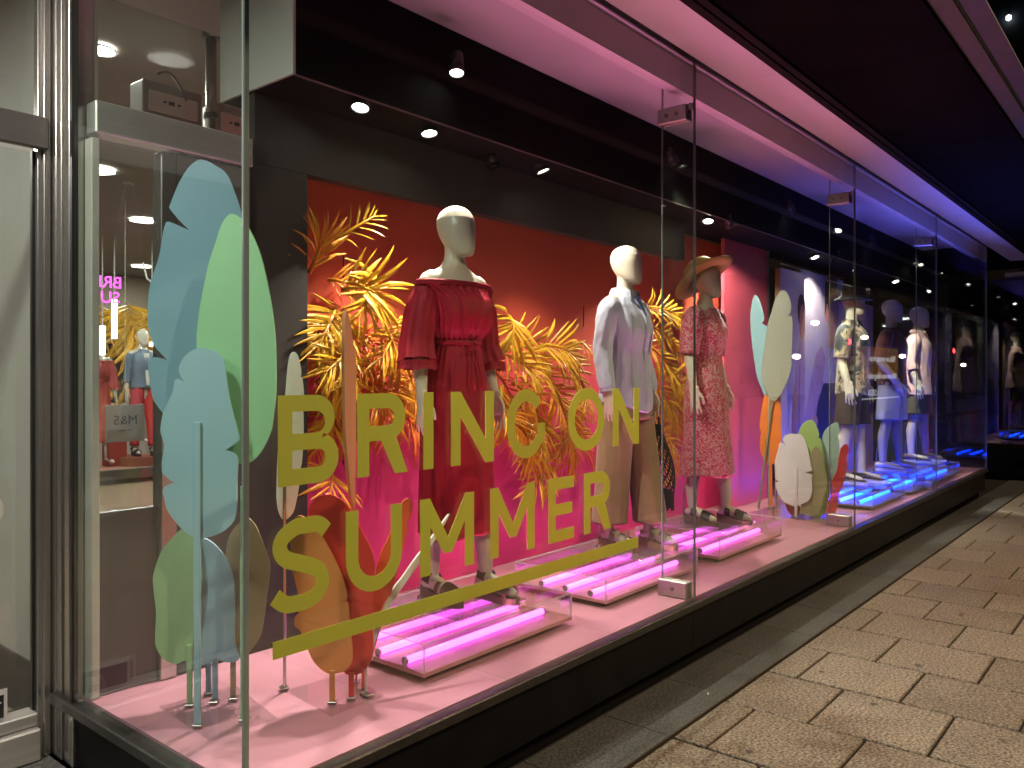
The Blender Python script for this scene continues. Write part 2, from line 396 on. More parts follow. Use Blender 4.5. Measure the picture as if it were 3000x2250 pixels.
# ------------------------------------------------------------------ canopy over the pavement
can = empty('canopy', 'dark canopy over the pavement with pale soffit boards by the glass', 'canopy', (1.25, -.3, 3.2))
for a, b in ((-3.0, 1.24), (1.243, 4.345), (4.348, 7.40), (7.403, 10.5), (10.503, 13.6)):
    P(MB().box((a, -.285, ZT+.003), (b, -.02, ZT+.03)), 'soffit_board', SOFFIT, can)
P(MB().box((-3, -.33, ZT-.012), (16, -.287, ZT+.05)), 'trim', mat('trim_dark', (.014, .010, .009), .7, 0, .2, spec=.1), can)
P(MB().box((-3, -.372, ZT-.004), (16, -.334, ZT+.05)), 'trim', mat('trim_dark', (.02, .02, .02), .5), can)
for k in range(10):
    P(MB().box((-3+1.9*k, -1.09, ZT+.012), (-3+1.9*k+1.896, -.375, ZT+.05)), 'canopy_panel', mat('canopy_black', (.005, .0045, .0045), .85, 0, .3, 3, spec=.03), can)
P(MB().box((-3, -1.185, ZT+.03), (16, -1.093, ZT+.049)), 'edge_beam', GOLDBEAM, can)
P(MB().box((-3, -1.29, ZT+.05), (16, -1.188, ZT+.058)), 'edge_beam', GOLDBEAM2, can)
P(MB().box((-3, -1.08, ZT+.06), (16, .0, ZT+.3)), 'canopy_deck', BLACKP, can)

# ------------------------------------------------------------------ entrance on the left: steel jamb, glazed screen, side wall
ent = empty('entrance_screen', 'brushed steel and glass entrance screen beside the display window', 'entrance', (1.25, 1.2, .118))
jm = MB()
for y0, y1, dx in ((1.123, 1.148, .0), (1.150, 1.163, .012), (1.165, 1.205, .004), (1.207, 1.222, .014), (1.224, 1.262, .0), (1.264, 1.276, .012), (1.278, 1.322, .002)):
    P(MB().bbox((1.25+dx, y0, .12), (1.325, y1, 3.4), .002), 'jamb_profile', STEEL, ent)
P(MB().bbox((1.206, 1.324, .12), (1.32, 1.365, 3.4), .002), 'door_post', STEEL, ent)
P(MB().bbox((1.222, 1.308, .12), (1.246, 1.3235, 3.4), .002), 'post_bead', STEEL, ent)
P(MB().box((1.1965, 1.35, .29), (1.2055, 1.37, 2.40)), 'glazing_gasket', mat('gasket_black', (.008, .008, .008), .4), ent)
P(MB().box((1.240, 1.105, .37), (1.262, 1.121, 3.21)), 'gasket', mat('gasket_black', (.008, .008, .008), .4), ent)
P(MB().bbox((-3, 1.29, 2.40), (1.235, 1.3225, 2.52), .005), 'transom', mat('dark_steel_rail', (.22, .20, .19), .35, .8, .1, 40, .05, 220, stretch=(.015, 1, 1)), ent)
P(MB().box((-3, 1.37, .30), (1.205, 1.378, 2.399)), 'glass_pane', GLASS, ent)
P(MB().box((-3, 1.34, 2.521), (1.205, 1.348, 3.4)), 'glass_pane', GLASS, ent)
P(MB().bbox((-3, 1.28, .12), (1.204, 1.385, .24), .006), 'threshold', STEELH, ent)
P(MB().bbox((-3, 1.31, .242), (1.204, 1.40, .29), .004), 'bottom_rail', STEELH, ent)
# frosted shapes on the entrance glass (only the edges of the letters are in the picture)
FROST = glassmat('frosted_film', (.85, .85, .82), .04, .3, .38, (.75, .73, .66))
fm = MB()
def ring_pts(cx, cz, r, a0, a1, n, y):
    return [Vector((cx + r*math.cos(a0+(a1-a0)*k/n), y, cz + r*math.sin(a0+(a1-a0)*k/n))) for k in range(n+1)]
for cz in (1.06,):
    o_ = ring_pts(1.02, cz, .085, -2.2, 2.2, 24, 1.3665); i_ = ring_pts(1.02, cz, .05, -2.2, 2.2, 24, 1.3665)
    P(MB().plate(o_ + i_[::-1], (0, -1, 0), .001), 'frosted_film', FROST, ent)
P(MB().box((.95, 1.3655, 1.33), (1.035, 1.3665, 1.44)), 'frosted_film', FROST, ent)

# wall between entrance and display
setp(MB().box((1.327, 1.125, ZF+.002), (1.341, 1.40, 3.4)).build('end_wall', BROWNW), kind='structure')
setp(MB().box((1.322, 1.402, .12), (1.40, 4.5, 3.4)).build('side_wall', CREAM), kind='structure')
MB().box((1.312, 1.404, .122), (1.3215, 4.5, .36)).build('skirting', mat('dark_skirting', (.045, .035, .032), .5), bpy.data.objects['side_wall'])
# glazed back of the display with a dark lower panel
gb = empty('glazed_door', 'steel framed glazed door behind the blue feather cutouts', 'door', (1.4, YB, ZF))
P(MB().bbox((1.290, YB, .372), (1.319, YB+.06, 2.42), .003), 'frame_post', mat('cream_frame', (.5, .48, .42), .5, 0, .05), gb)
P(MB().bbox((1.545, YB-.01, .372), (1.610, YB+.06, 2.42), .004), 'frame_post', STEEL, gb)
P(MB().bbox((1.292, YB-.03, 2.43), (1.935, YB+.05, 2.55), .005), 'transom', STEELH, gb)
P(MB().box((1.321, YB+.02, .372), (1.543, YB+.05, 1.045)), 'lower_panel', mat('plum_panel', (.06, .042, .045), .35), gb)
P(MB().box((1.321, YB+.03, 1.047), (1.543, YB+.036, 2.42)), 'glass_pane', GLASS, gb)
P(MB().box((1.612, YB-.012, 1.95), (1.93, YB-.003, 2.42)), 'upper_panel', mat('brushed_panel', (.30, .27, .25), .35, .8, .08, 30, .03, 200, stretch=(.02, 1, 1)), gb)

# ------------------------------------------------------------------ store interior
setp(MB().box((-8, 1.9, .0), (16, 16, .11)).build('shop_floor', mat('shop_floor_boards', (.28, .20, .14), .35, 0, .1, 4)), kind='structure')
setp(MB().box((-8, 1.72, 3.405), (16, 16, 3.5)).build('shop_ceiling', mat('shop_ceiling_paint', (.22, .19, .165), .8)), kind='structure')
setp(MB().box((-8, 13.0, .11), (16, 13.1, 3.4)).build('shop_back_wall', mat('shop_back_paint', (.33, .26, .20), .8)), kind='structure')
setp(MB().box((-8.1, 1.4, .11), (-8, 13, 3.4)).build('shop_side_wall', CREAM), kind='structure')
LAMPW = mat('lamp_white', (.9, .9, .88), .5, emit=(1, .95, .86), estr=16)
def ceiling_lamp(x, y, z, r, label, group=None, energy=60):
    o = empty('ceiling_lamp', label, 'lamp', (x, y, z), group)
    lamp('AREA', 'ceiling_lamp_light', (x, y, z-.016), energy, (1, .95, .87), (x, y, 0), r*1.9, shape='DISK')
    MB().disc((0, 0, -.012), r, (0, 0, 1), .008, 32).build('diffuser', LAMPW, o)
    MB().tube([(r*math.cos(a/16*math.pi), r*math.sin(a/16*math.pi), -.012) for a in range(33)], .006, 6).build('rim', WHITEC, o)
    return o
ceiling_lamp(2.03, 2.72, 3.40, .085, 'round white ceiling lamp glowing above the steel transom', None, 30)
for x, y in ((-1.5, 3.2), (.3, 5.0), (-3.5, 6.5), (3.2, 5.5), (4.6, 7.5), (6.6, 9.0), (3.8, 10.5), (6.5, 11.5)):
    ceiling_lamp(x, y, 3.40, .16, 'round white lamp in the shop ceiling, %s' % ('far beyond the glazed door' if y > 8 else 'just beyond the glazed door' if x > 1 else 'behind the entrance screen'), 'round lamps in the shop ceiling')

setp(MB().box((-6, -.015, 3.236), (1.24, 1.7, 3.40)).build('entrance_ceiling', WHITEC), kind='structure')
for x, y in ((.35, .55), (-1.1, .55)):
    ceiling_lamp(x, y, 3.236, .11, ['round white lamp over the entrance, nearer the display', 'round white lamp over the entrance, farther left'][x < 0], 'round lamps over the entrance', 36)
# electrical cabinets and pole above the transom
CABW = mat('cabinet_white', (.78, .84, .80), .3, 0, .03)
for k, (pa, pb) in enumerate((((418, 228), (592, 372)), ((632, 298), (760, 420)))):
    a = at(pa[0], pa[1], Y=2.2); b = at(pb[0], pb[1], Y=2.2)
    o = empty('wall_cabinet', ['white wall cabinet with loose cable, left of the pole', 'white wall cabinet right of the steel pole'][k], 'cabinet', (a.x, 2.2, b.z), 'cabinets above the transom')
    P(MB().bbox((a.x, 2.2, b.z), (b.x, 2.345, a.z), .006), 'casing', mat('cabinet_grey', (.30, .32, .30), .5), o)
    P(MB().bbox((a.x+.03, 2.19, b.z+.02), (b.x-.03, 2.1995, a.z-.05), .003), 'door', CABW, o)
    xm = (a.x+b.x)/2
    P(MB().box((xm-.06, 2.186, a.z-.105), (xm-.045, 2.1895, a.z-.095)).box((xm-.03, 2.184, a.z-.11), (xm, 2.1895, a.z-.09)).box((xm+.02, 2.186, a.z-.105), (xm+.035, 2.1895, a.z-.095)), 'latch', mat('latch_dark', (.05, .05, .05), .4), o)
    pts = [(a.x+.05+.5*t*(b.x-a.x), 2.15, a.z+.02+.07*math.sin(t*3.1)-.1*t) for t in [i/8 for i in range(9)]]
    P(MB().tube(pts, .007, 8), 'cable', mat('cable_grey', (.25, .25, .24), .5), o)
a = at(618, 100, Y=1.95)
pole = empty('support_pole', 'steel support pole above the transom between the cabinets', 'pole', (a.x, 1.95, 2.4))
MB().tube([(0, 0, 0), (0, 0, 1.0)], .028, 20).build('shaft', STEEL, pole, True)
for z_, r_ in ((.92, .05), (.5, .036)): MB().disc((0, 0, z_), r_, (0, 0, 1), .03, 20).build('pole_collar', mat('pole_collar', (.12, .11, .1), .4, .8), pole)

# ------------------------------------------------------------------ spotlights of the display
HOUS = mat('spot_housing', (.02, .018, .017), .4, 0, .1)
LENS = mat('spot_lens', (.9, .9, .9), .3, emit=(1, .93, .80), estr=30)
def spot(loc, aim, label, energy, cone=60, up=False, lit=True, r=.036, blend=.5):
    L0 = Vector(loc); d = (Vector(aim) - L0).normalized()
    o = empty('spotlight', label, 'spotlight', loc, 'spotlights of the display')
    MB().tube([-d*.10, -d*.01], [r*.9, r*1.05], 20).build('housing', HOUS, o, True)
    MB().tube([-d*.012, d*.008], [r*1.16, r*1.16], 20, cap=False).tube([d*.008, -d*.012], [r*1.02, r*1.02], 20, cap=False).build('bezel', HOUS, o, True)
    if lit:
        MB().disc(-d*.006, r*1.0, d, .006, 20).build('lens', LENS, o)
        lamp('SPOT', 'spot_lamp', L0 + d*.02, energy*1.8, (1.0, .90, .76), aim, .03, cone, blend)
    if up: MB().tube([-d*.07, Vector((0, .04, .07 if d.z > -.8 else .09))], .009, 8).build('bracket', HOUS, o)
    return o

spot((2.32, .80, 2.735), (1.72, .50, .5), 'round spotlight lens nearest the pale end board', 60, 46)
spot((2.78, .84, 2.735), (2.66, .50, 1.2), 'large round spotlight lens above the red dress mannequin', 95, 100)
spot((3.71, .86, 2.735), (4.05, .50, 1.5), 'round spotlight above and left of the white shirt mannequin', 58, 100)
spot((5.72, .82, 2.735), (5.3, .62, 1.6), 'round spotlight by the bright red strip above the straw hat', 85, 95)
spot((8.14, .86, 2.735), (7.95, .42, 1.6), 'round spotlight above the black hat mannequin', 110, 36)
spot((10.88, .82, 2.735), (10.55, .40, 1.6), 'farthest round spotlight above the pink shirt mannequin', 120, 36)
spot((6.02, .79, 2.735), (6.95, 1.05, 1.7), 'smaller round spotlight just beyond the one above the straw hat', 75, 75, r=.03)
spot((8.52, .79, 2.735), (8.75, 1.08, 1.9), 'smaller round spotlight just beyond the one above the black hat', 42, 95, r=.03)
spot((3.36, .93, 2.70), (3.6, .5, .4), 'black unlit spotlight tilted down between two lit ones', 0, lit=False)
for x, am, e, cn, lb in ((2.79, (2.25, .20, .4), 75, 58, 'glowing spotlight set high on the black bulkhead, left end'), (4.9, (6.75, .52, 1.2), 170, 50, 'glowing spotlight high on the bulkhead above the middle pane joint'),
      (7.01, (7.95, .45, 1.7), 190, 40, 'glowing spotlight high on the bulkhead above the feather cutouts'), (9.4, (10.35, .42, 1.5), 300, 38, 'glowing spotlight high on the bulkhead above the maroon tee'), (11.2, (11.3, .35, 1.0), 40, 40, 'glowing spotlight high on the bulkhead at the far end')):
    spot((x, .665, 2.99), am, lb, e, cn, r=.032, blend=1.0)
# pale track bars in the men's half
for k, (xa, xb, y, z, lb) in enumerate(((7.75, 8.55, 1.05, 2.64, 'thin silver track bar above the picture boards'), (9.1, 10.2, 1.05, 2.60, 'thin silver track bar above the maroon tee mannequin'))):
    t = empty('track_bar', lb, 'track bar', (xa, y, z), 'silver track bars')
    MB().box((0, 0, 0), (xb-xa, .016, .012)).build('bar', mat('track_silver', (.6, .58, .55), .3, .9), t)
    MB().box((.05, .003, .0125), (.058, .011, .16)).build('hanger', HOUS, t); MB().box((xb-xa-.06, .003, .0125), (xb-xa-.052, .011, .16)).build('hanger', HOUS, t)

# ------------------------------------------------------------------ light boxes with tubes
TUBEP = mat('magenta_tube', (.8, .3, .8), .4, emit=(1.0, .10, .95), estr=4.6)
TUBEB = mat('blue_tube', (.2, .3, .9), .4, emit=(.002, .032, 1.0), estr=60)
TCAP = mat('tube_cap', (.42, .36, .38), .4, .3)
def light_box(x0, y0, w, dep, tubes, tm, label, grp, plate=None, zb=ZF):
    o = empty('light_box', label, 'light box', (x0, y0, zb), grp)
    MB().bbox((0, 0, .026), (w, dep, .044), .002).build('base_board', PINKB if tm is TUBEP else mat('blue_glow_board', (.22, .20, .30), .45, 0, .05, 4), o)  # under blue tubes the pink board is tinted, blue glow put into its colour
    MB().box((.06, .05, .001), (w-.06, dep-.05, .0255)).build('plinth_foot', BLACKP, o)
    h = .147; a = .004
    MB().box((a, a, .045), (w-a, 2*a, h)).box((a, dep-2*a, .045), (w-a, dep-a, h)).box((a, 2*a+.0005, .045), (2*a, dep-2*a-.0005, h)).box((w-2*a, 2*a+.0005, .045), (w-a, dep-2*a-.0005, h)).box((a, a, h+.0005), (w-a, dep-a, h+.0045)).build('acrylic_case', ACRYL, o)
    e = .0032; eb = MB()
    for (xx, yy) in ((a, a), (w-a, a), (a, dep-a), (w-a, dep-a)): eb.box((xx-e, yy-e, .0445), (xx+e, yy+e, h))
    for yy in (a, dep-a): eb.box((a+e, yy-e, h+.005), (w-a-e, yy+e, h+.008))
    for xx in (a, w-a): eb.box((xx-e, a+e, h+.005), (xx+e, dep-a-e, h+.008))
    eb.build('case_edge', ACRYL_EDGE, o)
    for ty in tubes:
        t = MB().tube([(.022, ty-y0, .0605), (w*.925, ty-y0, .0605)], .0145, 16).build('light_tube', tm, o, True)
        MB().tube([(.012, ty-y0, .0605), (.0215, ty-y0, .0605)], .016, 16).build('tube_cap', TCAP, t); MB().tube([(w*.925+.0005, ty-y0, .0605), (w*.925+.010, ty-y0, .0605)], .016, 16).build('tube_cap', TCAP, t)
    pk_ = tm is TUBEP
    up_ = lamp('AREA', 'added_uplight', (x0+w*.46, y0+.07, zb+.10), 11 if pk_ else 21, (1, .26, .55) if pk_ else (.13, .13, 1), (x0+w*.46, y0-.75, 3.2), w*.9, shape='RECTANGLE', size_y=.08)  # added unseen uplight besides the tubes, brightens the soffit and ceiling
    up_.data.spread = R(80)
    if plate:
        MB().bbox((plate[0]-x0, plate[1]-y0, h+.009), (plate[2]-x0, plate[3]-y0, h+.017), .003).build('standing_plate', PLATE, o)
    return o
light_box(2.17, .245, .97, .60, (.37, .53, .69), TUBEP, 'clear box of magenta tubes under the red dress mannequin', 'light boxes', (2.46, .33, 2.90, .80))
light_box(3.46, .265, 1.0, .60, (.37, .53, .69), TUBEP, 'clear box of magenta tubes under the white shirt mannequin', 'light boxes', (3.92, .33, 4.42, .82))
light_box(4.76, .265, 1.01, .62, (.41, .58, .74), TUBEP, 'clear box of magenta tubes under the straw hat mannequin', 'light boxes', (4.98, .33, 5.46, .80))
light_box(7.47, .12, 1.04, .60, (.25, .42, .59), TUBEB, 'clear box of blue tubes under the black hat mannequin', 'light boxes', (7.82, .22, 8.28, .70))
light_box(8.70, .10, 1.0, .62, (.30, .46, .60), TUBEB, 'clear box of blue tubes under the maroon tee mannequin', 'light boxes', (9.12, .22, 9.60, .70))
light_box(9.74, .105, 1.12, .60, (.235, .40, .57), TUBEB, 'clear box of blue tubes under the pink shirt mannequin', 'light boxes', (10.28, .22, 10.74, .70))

# ------------------------------------------------------------------ feather cutouts on flat stems
def outline(px, base, ang):
    """pixel outline -> points on the upright plane through base with heading ang; third value 1 marks a sharp corner"""
    n = Vector((-math.sin(ang), math.cos(ang), 0)); t = Vector((math.cos(ang), math.sin(ang), 0)); out = []
    for p in px:
        d = FW + RT*((p[0]-1500)/2382.0) + Vector((0, 0, (1102-p[1])/2382.0))
        k = (base-CAM).dot(n)/d.dot(n); q = CAM + d*k
        out.append(((q-base).dot(t), q.z-base.z, len(p) > 2 and p[2]))
    res = []; N = len(out)
    V = [Vector((a, b, 0)) for a, b, c in out]
    for i in range(N):
        res.append(V[i])
        s0, s1 = out[i][2], out[(i+1) % N][2]
        a, b, c, d = V[i-1], V[i], V[(i+1) % N], V[(i+2) % N]
        if s0: a = b*2-c if not s1 else b
        if s1: d = c*2-b if not s0 else c
        if s0 and s1: continue
        for k in (1, 2, 3):
            res.append(catmull([a, b, c, d], k/4, 1))
    return res
def feather(label, base, ang, px, c, stem=None, rib=None, rough=.55, th=.009, stem_c=None, sw=.010, grp='feather cutouts'):
    base = Vector(base); o = empty('feather_cutout', label, 'feather cutout', base, grp, ang)
    pts = outline(px, base, ang)
    m = mat('feather_%02d%02d%02d' % tuple(int(x*99) for x in c), c, rough, 0, .04, 5, .03, 150)
    MB().plate([(p.x, 0, p.y) for p in pts], (0, 1, 0), th).build('leaf_board', m, o)
    zs = [p.y for p in pts]; ml = stem_c or m
    if stem:
        zt = stem
        MB().bbox((-sw, -.0085, .010), (sw, -.0005, zt), .002).build('stem', ml, o)
    else:
        MB().bbox((-sw, .0005+th, .010), (sw, th+.008, min(zs)+.25*(max(zs)-min(zs))), .002).build('stem', ml, o)
    MB().bbox((-.016, -.014, .003), (.016, .022, .0095), .002).disc((0, .012, .0095), .007, (0, 0, 1), .005, 10).build('foot_bolt', CLAMP, o)
    return o
A0 = -R(50.2)
def fb(px, py): return at(px, py, Z=ZF+.006)
# base plates (clear sheets the stems are bolted to)
def base_plate(label, pts):
    q = [at(x, y, Z=ZF+.0012) for x, y in pts]; c = sum(q, Vector())/len(q)
    o = MB().plate([p-c for p in q], (0, 0, 1), .0045).build('base_plate', ACRYL); o.location = c
    setp(o, label, 'base plate', 'clear plates under the feathers')
base_plate('clear plate under the blue and green feathers', [(466, 2072), (615, 2172), (812, 2106), (690, 2010)])
base_plate('clear plate under the orange and red feathers', [(835, 2025), (970, 2100), (1126, 2040), (1010, 1975)])
base_plate('clear plate under the small white, olive and red feathers', [(2190, 1503), (2425, 1535), (2475, 1512), (2290, 1480)])

BLUE1 = (.20, .37, .47); BLUE2 = (.36, .60, .70); BLUE3 = (.28, .41, .52); GRN = (.33, .64, .36); GRN2 = (.33, .52, .27)
TANC = (.32, .235, .15); ORA = (.66, .24, .065); RED = (.66, .04, .03); ORR = (.80, .12, .045); PEACH = (.60, .26, .125); WHT = (.86, .82, .82)
feather('tall steel blue feather, the highest of the corner cutouts', fb(612, 2033), A0+.08, [(594,468),(628,483),(665,511),(690,570),(708,633),(716,760),(720,900),(700,1150),(660,1290),(590,1300),(530,1260),(479,1211),(458,1185),(445,1157),(434,1075),(441,1052),(458,1047),(494,1057,1),(460,1024),(445,998),(436,970),(432,940),(434,880),(441,827),(466,750),(476,690),(484,658),(496,650),(554,674,1),(520,640),(495,608,1),(520,545),(547,497),(570,475)], BLUE1, .45)
feather('large mint green feather behind the glass corner', fb(716, 2112), A0-.06, [(674,627),(700,635),(732,674),(764,750),(789,863),(802,950),(807,1021),(808,1090),(807,1157),(800,1220),(791,1270),(764,1324),(735,1353),(700,1358),(650,1330),(610,1250),(585,1130),(576,1017),(580,940),(592,863),(612,770),(633,705),(650,655)], GRN, .8, sw=.012)
feather('pale blue feather with ragged edges on a wide stem', fb(580, 2128), A0, [(601,1020),(633,1030),(655,1057),(662,1103),(674,1180),(694,1255),(698,1275),(697,1292),(660,1319,1),(694,1338),(694,1400),(692,1487),(683,1527),(651,1559),(601,1577),(570,1575),(533,1550),(493,1500),(482,1464),(478,1430),(509,1414,1),(483,1394),(475,1383),(474,1350),(481,1310),(474,1280),(470,1256),(479,1207),(506,1148),(514,1112),(541,1122,1),(525,1092),(526,1070),(540,1045),(560,1028),(580,1021)], BLUE2, 1.02, sw=.0115)
feather('blue grey wavy feather low behind the wide blue stem', fb(627, 2060), A0+.05, [(597,1577),(628,1595),(664,1640),(680,1680),(687,1726),(689,1800),(687,1875),(700,1925),(690,1938),(669,1941),(652,1938),(633,1929),(610,1945),(585,1948),(560,1945),(540,1935),(527,1920),(513,1884),(512,1830),(513,1771),(503,1725),(497,1681),(506,1636),(520,1608),(538,1586),(565,1577)], BLUE3)
feather('soft green wavy feather at the far left of the cutouts', fb(557, 2068), A0+.02, [(533,1550),(570,1545),(580,1600),(590,1700),(570,1850),(555,1930),(540,1936),(522,1944),(506,1945),(488,1937),(470,1920),(459,1900),(454,1875),(457,1794),(452,1750),(448,1708),(448,1690),(452,1672),(462,1640),(479,1604),(505,1575)], GRN2, .22)
feather('taupe feather behind the glass corner, beside the grey wall', fb(684, 2050), A0+.1, [(723,1518),(745,1535),(759,1563),(784,1627),(790,1655),(789,1681),(780,1760),(768,1843),(757,1875),(741,1898),(722,1915),(705,1920),(690,1880),(684,1800),(673,1700),(664,1660),(662,1631),(663,1605),(669,1577),(680,1555),(696,1536)], TANC, .26)
feather('slim white feather with dark rib on a steel rod', fb(833, 2020), A0+.5, [(859,1031),(872,1040),(880,1069),(883,1090),(880,1112),(886,1108),(891,1162),(889,1205),(890,1260),(885,1353),(876,1385),(880,1400),(864,1488),(848,1515),(832,1524),(820,1508),(813,1480),(811,1429),(817,1300),(836,1162),(842,1094),(848,1050)], WHT, 1.02, stem_c=STEEL, sw=.0055)
feather('tall peach feather seen almost edge on between B and R', fb(1041, 2000), A0+1.25, [(1015,909),(1026,945),(1036,1010),(1043,1056),(1043,1250),(1041,1400),(1040,1495),(1030,1460),(1022,1380),(1012,1250),(1009,1056),(1010,960)], PEACH, .5, th=.012, sw=.004)
feather('brown orange feather in front of the red ones', fb(974, 2060), A0, [(870,1513),(890,1515),(915,1535),(952,1585),(980,1640),(1003,1691),(1016,1752),(998,1762,1),(1019,1768),(1024,1830),(1032,1900),(1030,1940),(1010,1966),(976,1974),(950,1968),(920,1940),(900,1900),(880,1850),(864,1835),(862,1812),(875,1800),(886,1815,1),(872,1790),(873,1745),(866,1710),(855,1660),(850,1600),(855,1540)], ORA, .12)
feather('broad dark red feather behind the brown orange one', fb(1030, 2048), A0+.1, [(957,1449),(985,1455),(1010,1472),(1024,1492),(1060,1555),(1094,1627),(1098,1700),(1090,1800),(1094,1900),(1085,1940),(1060,1970),(1031,1978),(1005,1966),(985,1900),(975,1800),(940,1640),(915,1560),(905,1520),(906,1488),(925,1460)], RED, .10)
feather('slim orange red feather leaning right behind the letter U', fb(1066, 2030), A0+.4, [(1193,1461),(1203,1464),(1208,1482),(1205,1505),(1190,1540),(1196,1545),(1180,1610),(1160,1690),(1135,1780),(1110,1860),(1085,1940),(1072,1930),(1080,1850),(1092,1760),(1110,1640),(1140,1570),(1165,1500),(1180,1470)], ORR, None, sw=.006)
feather('thin white feather leaning right, nearly edge on', fb(1079, 2040), A0+.8, [(1315,1507),(1306,1530),(1270,1590),(1215,1670),(1170,1735),(1140,1785),(1110,1850),(1095,1900),(1092,1930),(1086,1930),(1092,1870),(1110,1810),(1150,1730),(1180,1690),(1215,1640),(1265,1575)], WHT, None, sw=.004)
# group beside the rose panel
feather('slate teal feather standing left of the olive stem', fb(2275, 1484), A0, [(2210,866),(2225,878),(2239,933),(2232,946),(2246,955),(2251,970),(2255,1040),(2250,1130),(2242,1162),(2228,1130),(2217,1097),(2203,1005),(2199,950),(2200,909)], (.22, .37, .40), 1.15, sw=.009, stem_c=STEEL)
feather('grey olive feather on a long slanting stem', fb(2254, 1490), A0, [(2295,849),(2310,865),(2318,895),(2316,915),(2304,930,1),(2320,925),(2322,967),(2320,1030),(2316,1087),(2295,1140),(2266,1179),(2248,1150),(2234,1116),(2232,1080),(2237,1039),(2249,957),(2262,910),(2275,870)], (.25, .25, .20), None, sw=.006)
o = feather('orange feather under the grey olive one', fb(2258, 1489), A0, [(2242,1160),(2265,1165),(2287,1184),(2288,1230),(2290,1280),(2286,1320),(2275,1350),(2261,1361),(2245,1358),(2230,1329),(2227,1290),(2231,1265),(2227,1262),(2227,1232),(2232,1200)], (.60, .155, .02), .42, stem_c=mat('stem_orange', (.62, .12, .02), .5), sw=.012)
a, b = at(2222, 1490, Z=ZF+.006), at(2263, 1172, X=None, Y=.84)
st = MB().tube([(0, 0, 0), b-a], .011, 8).build('slanting_stem', mat('stem_olive', (.17, .15, .085), .5)); st.location = a
setp(st, 'olive rod leaning from the floor up to the grey olive feather', 'rod')
feather('small round white feather with notches, nearest the glass', fb(2331, 1518), A0, [(2331,1271),(2345,1273),(2355,1283),(2362,1300),(2370,1330),(2378,1370),(2379,1378),(2358,1384,1),(2379,1391),(2378,1400),(2380,1430),(2377,1450),(2367,1468),(2331,1483),(2310,1477),(2295,1468),(2278,1440),(2274,1414),(2292,1412,1),(2274,1405),(2272,1380),(2271,1353),(2280,1320),(2287,1297),(2303,1304,1),(2294,1290),(2300,1278),(2315,1271)], (.62, .57, .60), .42, sw=.011)
feather('olive feather low between white and red ones', fb(2386, 1517), A0, [(2386,1309),(2400,1315),(2410,1335),(2416,1372),(2425,1410),(2417,1450),(2409,1456),(2413,1460),(2405,1490),(2390,1515),(2375,1513),(2355,1506),(2343,1502),(2350,1470),(2365,1400),(2372,1340)], (.27, .24, .13))
feather('yellow green feather around the olive one', fb(2391, 1515), A0, [(2372,1230),(2388,1240),(2400,1275),(2386,1288,1),(2404,1284),(2412,1330),(2424,1390),(2427,1450),(2424,1490),(2412,1508),(2395,1518),(2375,1480),(2350,1400),(2338,1290),(2348,1250)], (.30, .42, .14))
feather('pale mint feather leaning right of the yellow green one', fb(2398, 1512), A0, [(2449,1237),(2457,1245),(2459,1270),(2442,1292,1),(2458,1285),(2459,1340),(2455,1380),(2440,1400),(2446,1415),(2440,1440),(2425,1460),(2412,1420),(2408,1330),(2410,1280),(2425,1253)], (.33, .47, .40))
feather('small bright red feather at the pane joint', fb(2432, 1516), A0, [(2477,1301),(2485,1308),(2486,1325),(2480,1340),(2482,1370),(2470,1420),(2458,1450),(2455,1480),(2440,1518),(2425,1512),(2422,1500),(2430,1465),(2440,1440),(2438,1412),(2452,1380),(2462,1320)], (.55, .035, .035))
feather('dark red feather foot hidden behind the white one', fb(2326, 1512), A0, [(2302,1465),(2330,1468),(2345,1490),(2340,1508),(2325,1512),(2308,1496)], (.40, .05, .03))

# ------------------------------------------------------------------ paper palm fronds in the recess
def paper(name, c):
    m = mat(name, c, .45, 0, .10, 9, 0, rnd=.22, transl=.15, spec=.3); return m
GOLD = paper('gold_paper', (.62, .33, .018)); AMBER = paper('amber_paper', (.70, .27, .02)); RUST = paper('rust_paper', (.68, .15, .018))
def leaflet_mesh(m, w, bend, fold, name='leaflet'):
    xs_ = (0, .18, .45, .7, .88, 1.0); ws = (.25, .8, 1.0, .85, .45, 0.0); v = []; f = []
    for x, q in zip(xs_, ws):
        z = bend*max(0, x-.45)**1.5*-1.0
        v += [(x, -w*q*.5, z-fold*q*w), (x, 0, z), (x, w*q*.5, z-fold*q*w)]
    for i in range(5):
        a = i*3
        f += [(a, a+3, a+4, a+1), (a+1, a+4, a+5, a+2)]
    me = bpy.data.meshes.new(name); me.from_pydata(v, [], f); me.materials.append(m); return me
LM = {m: [leaflet_mesh(m, .092, .5, .25), leaflet_mesh(m, .115, .8, .2), leaflet_mesh(m, .075, .3, .3)] for m in (GOLD, AMBER, RUST)}
FR = []
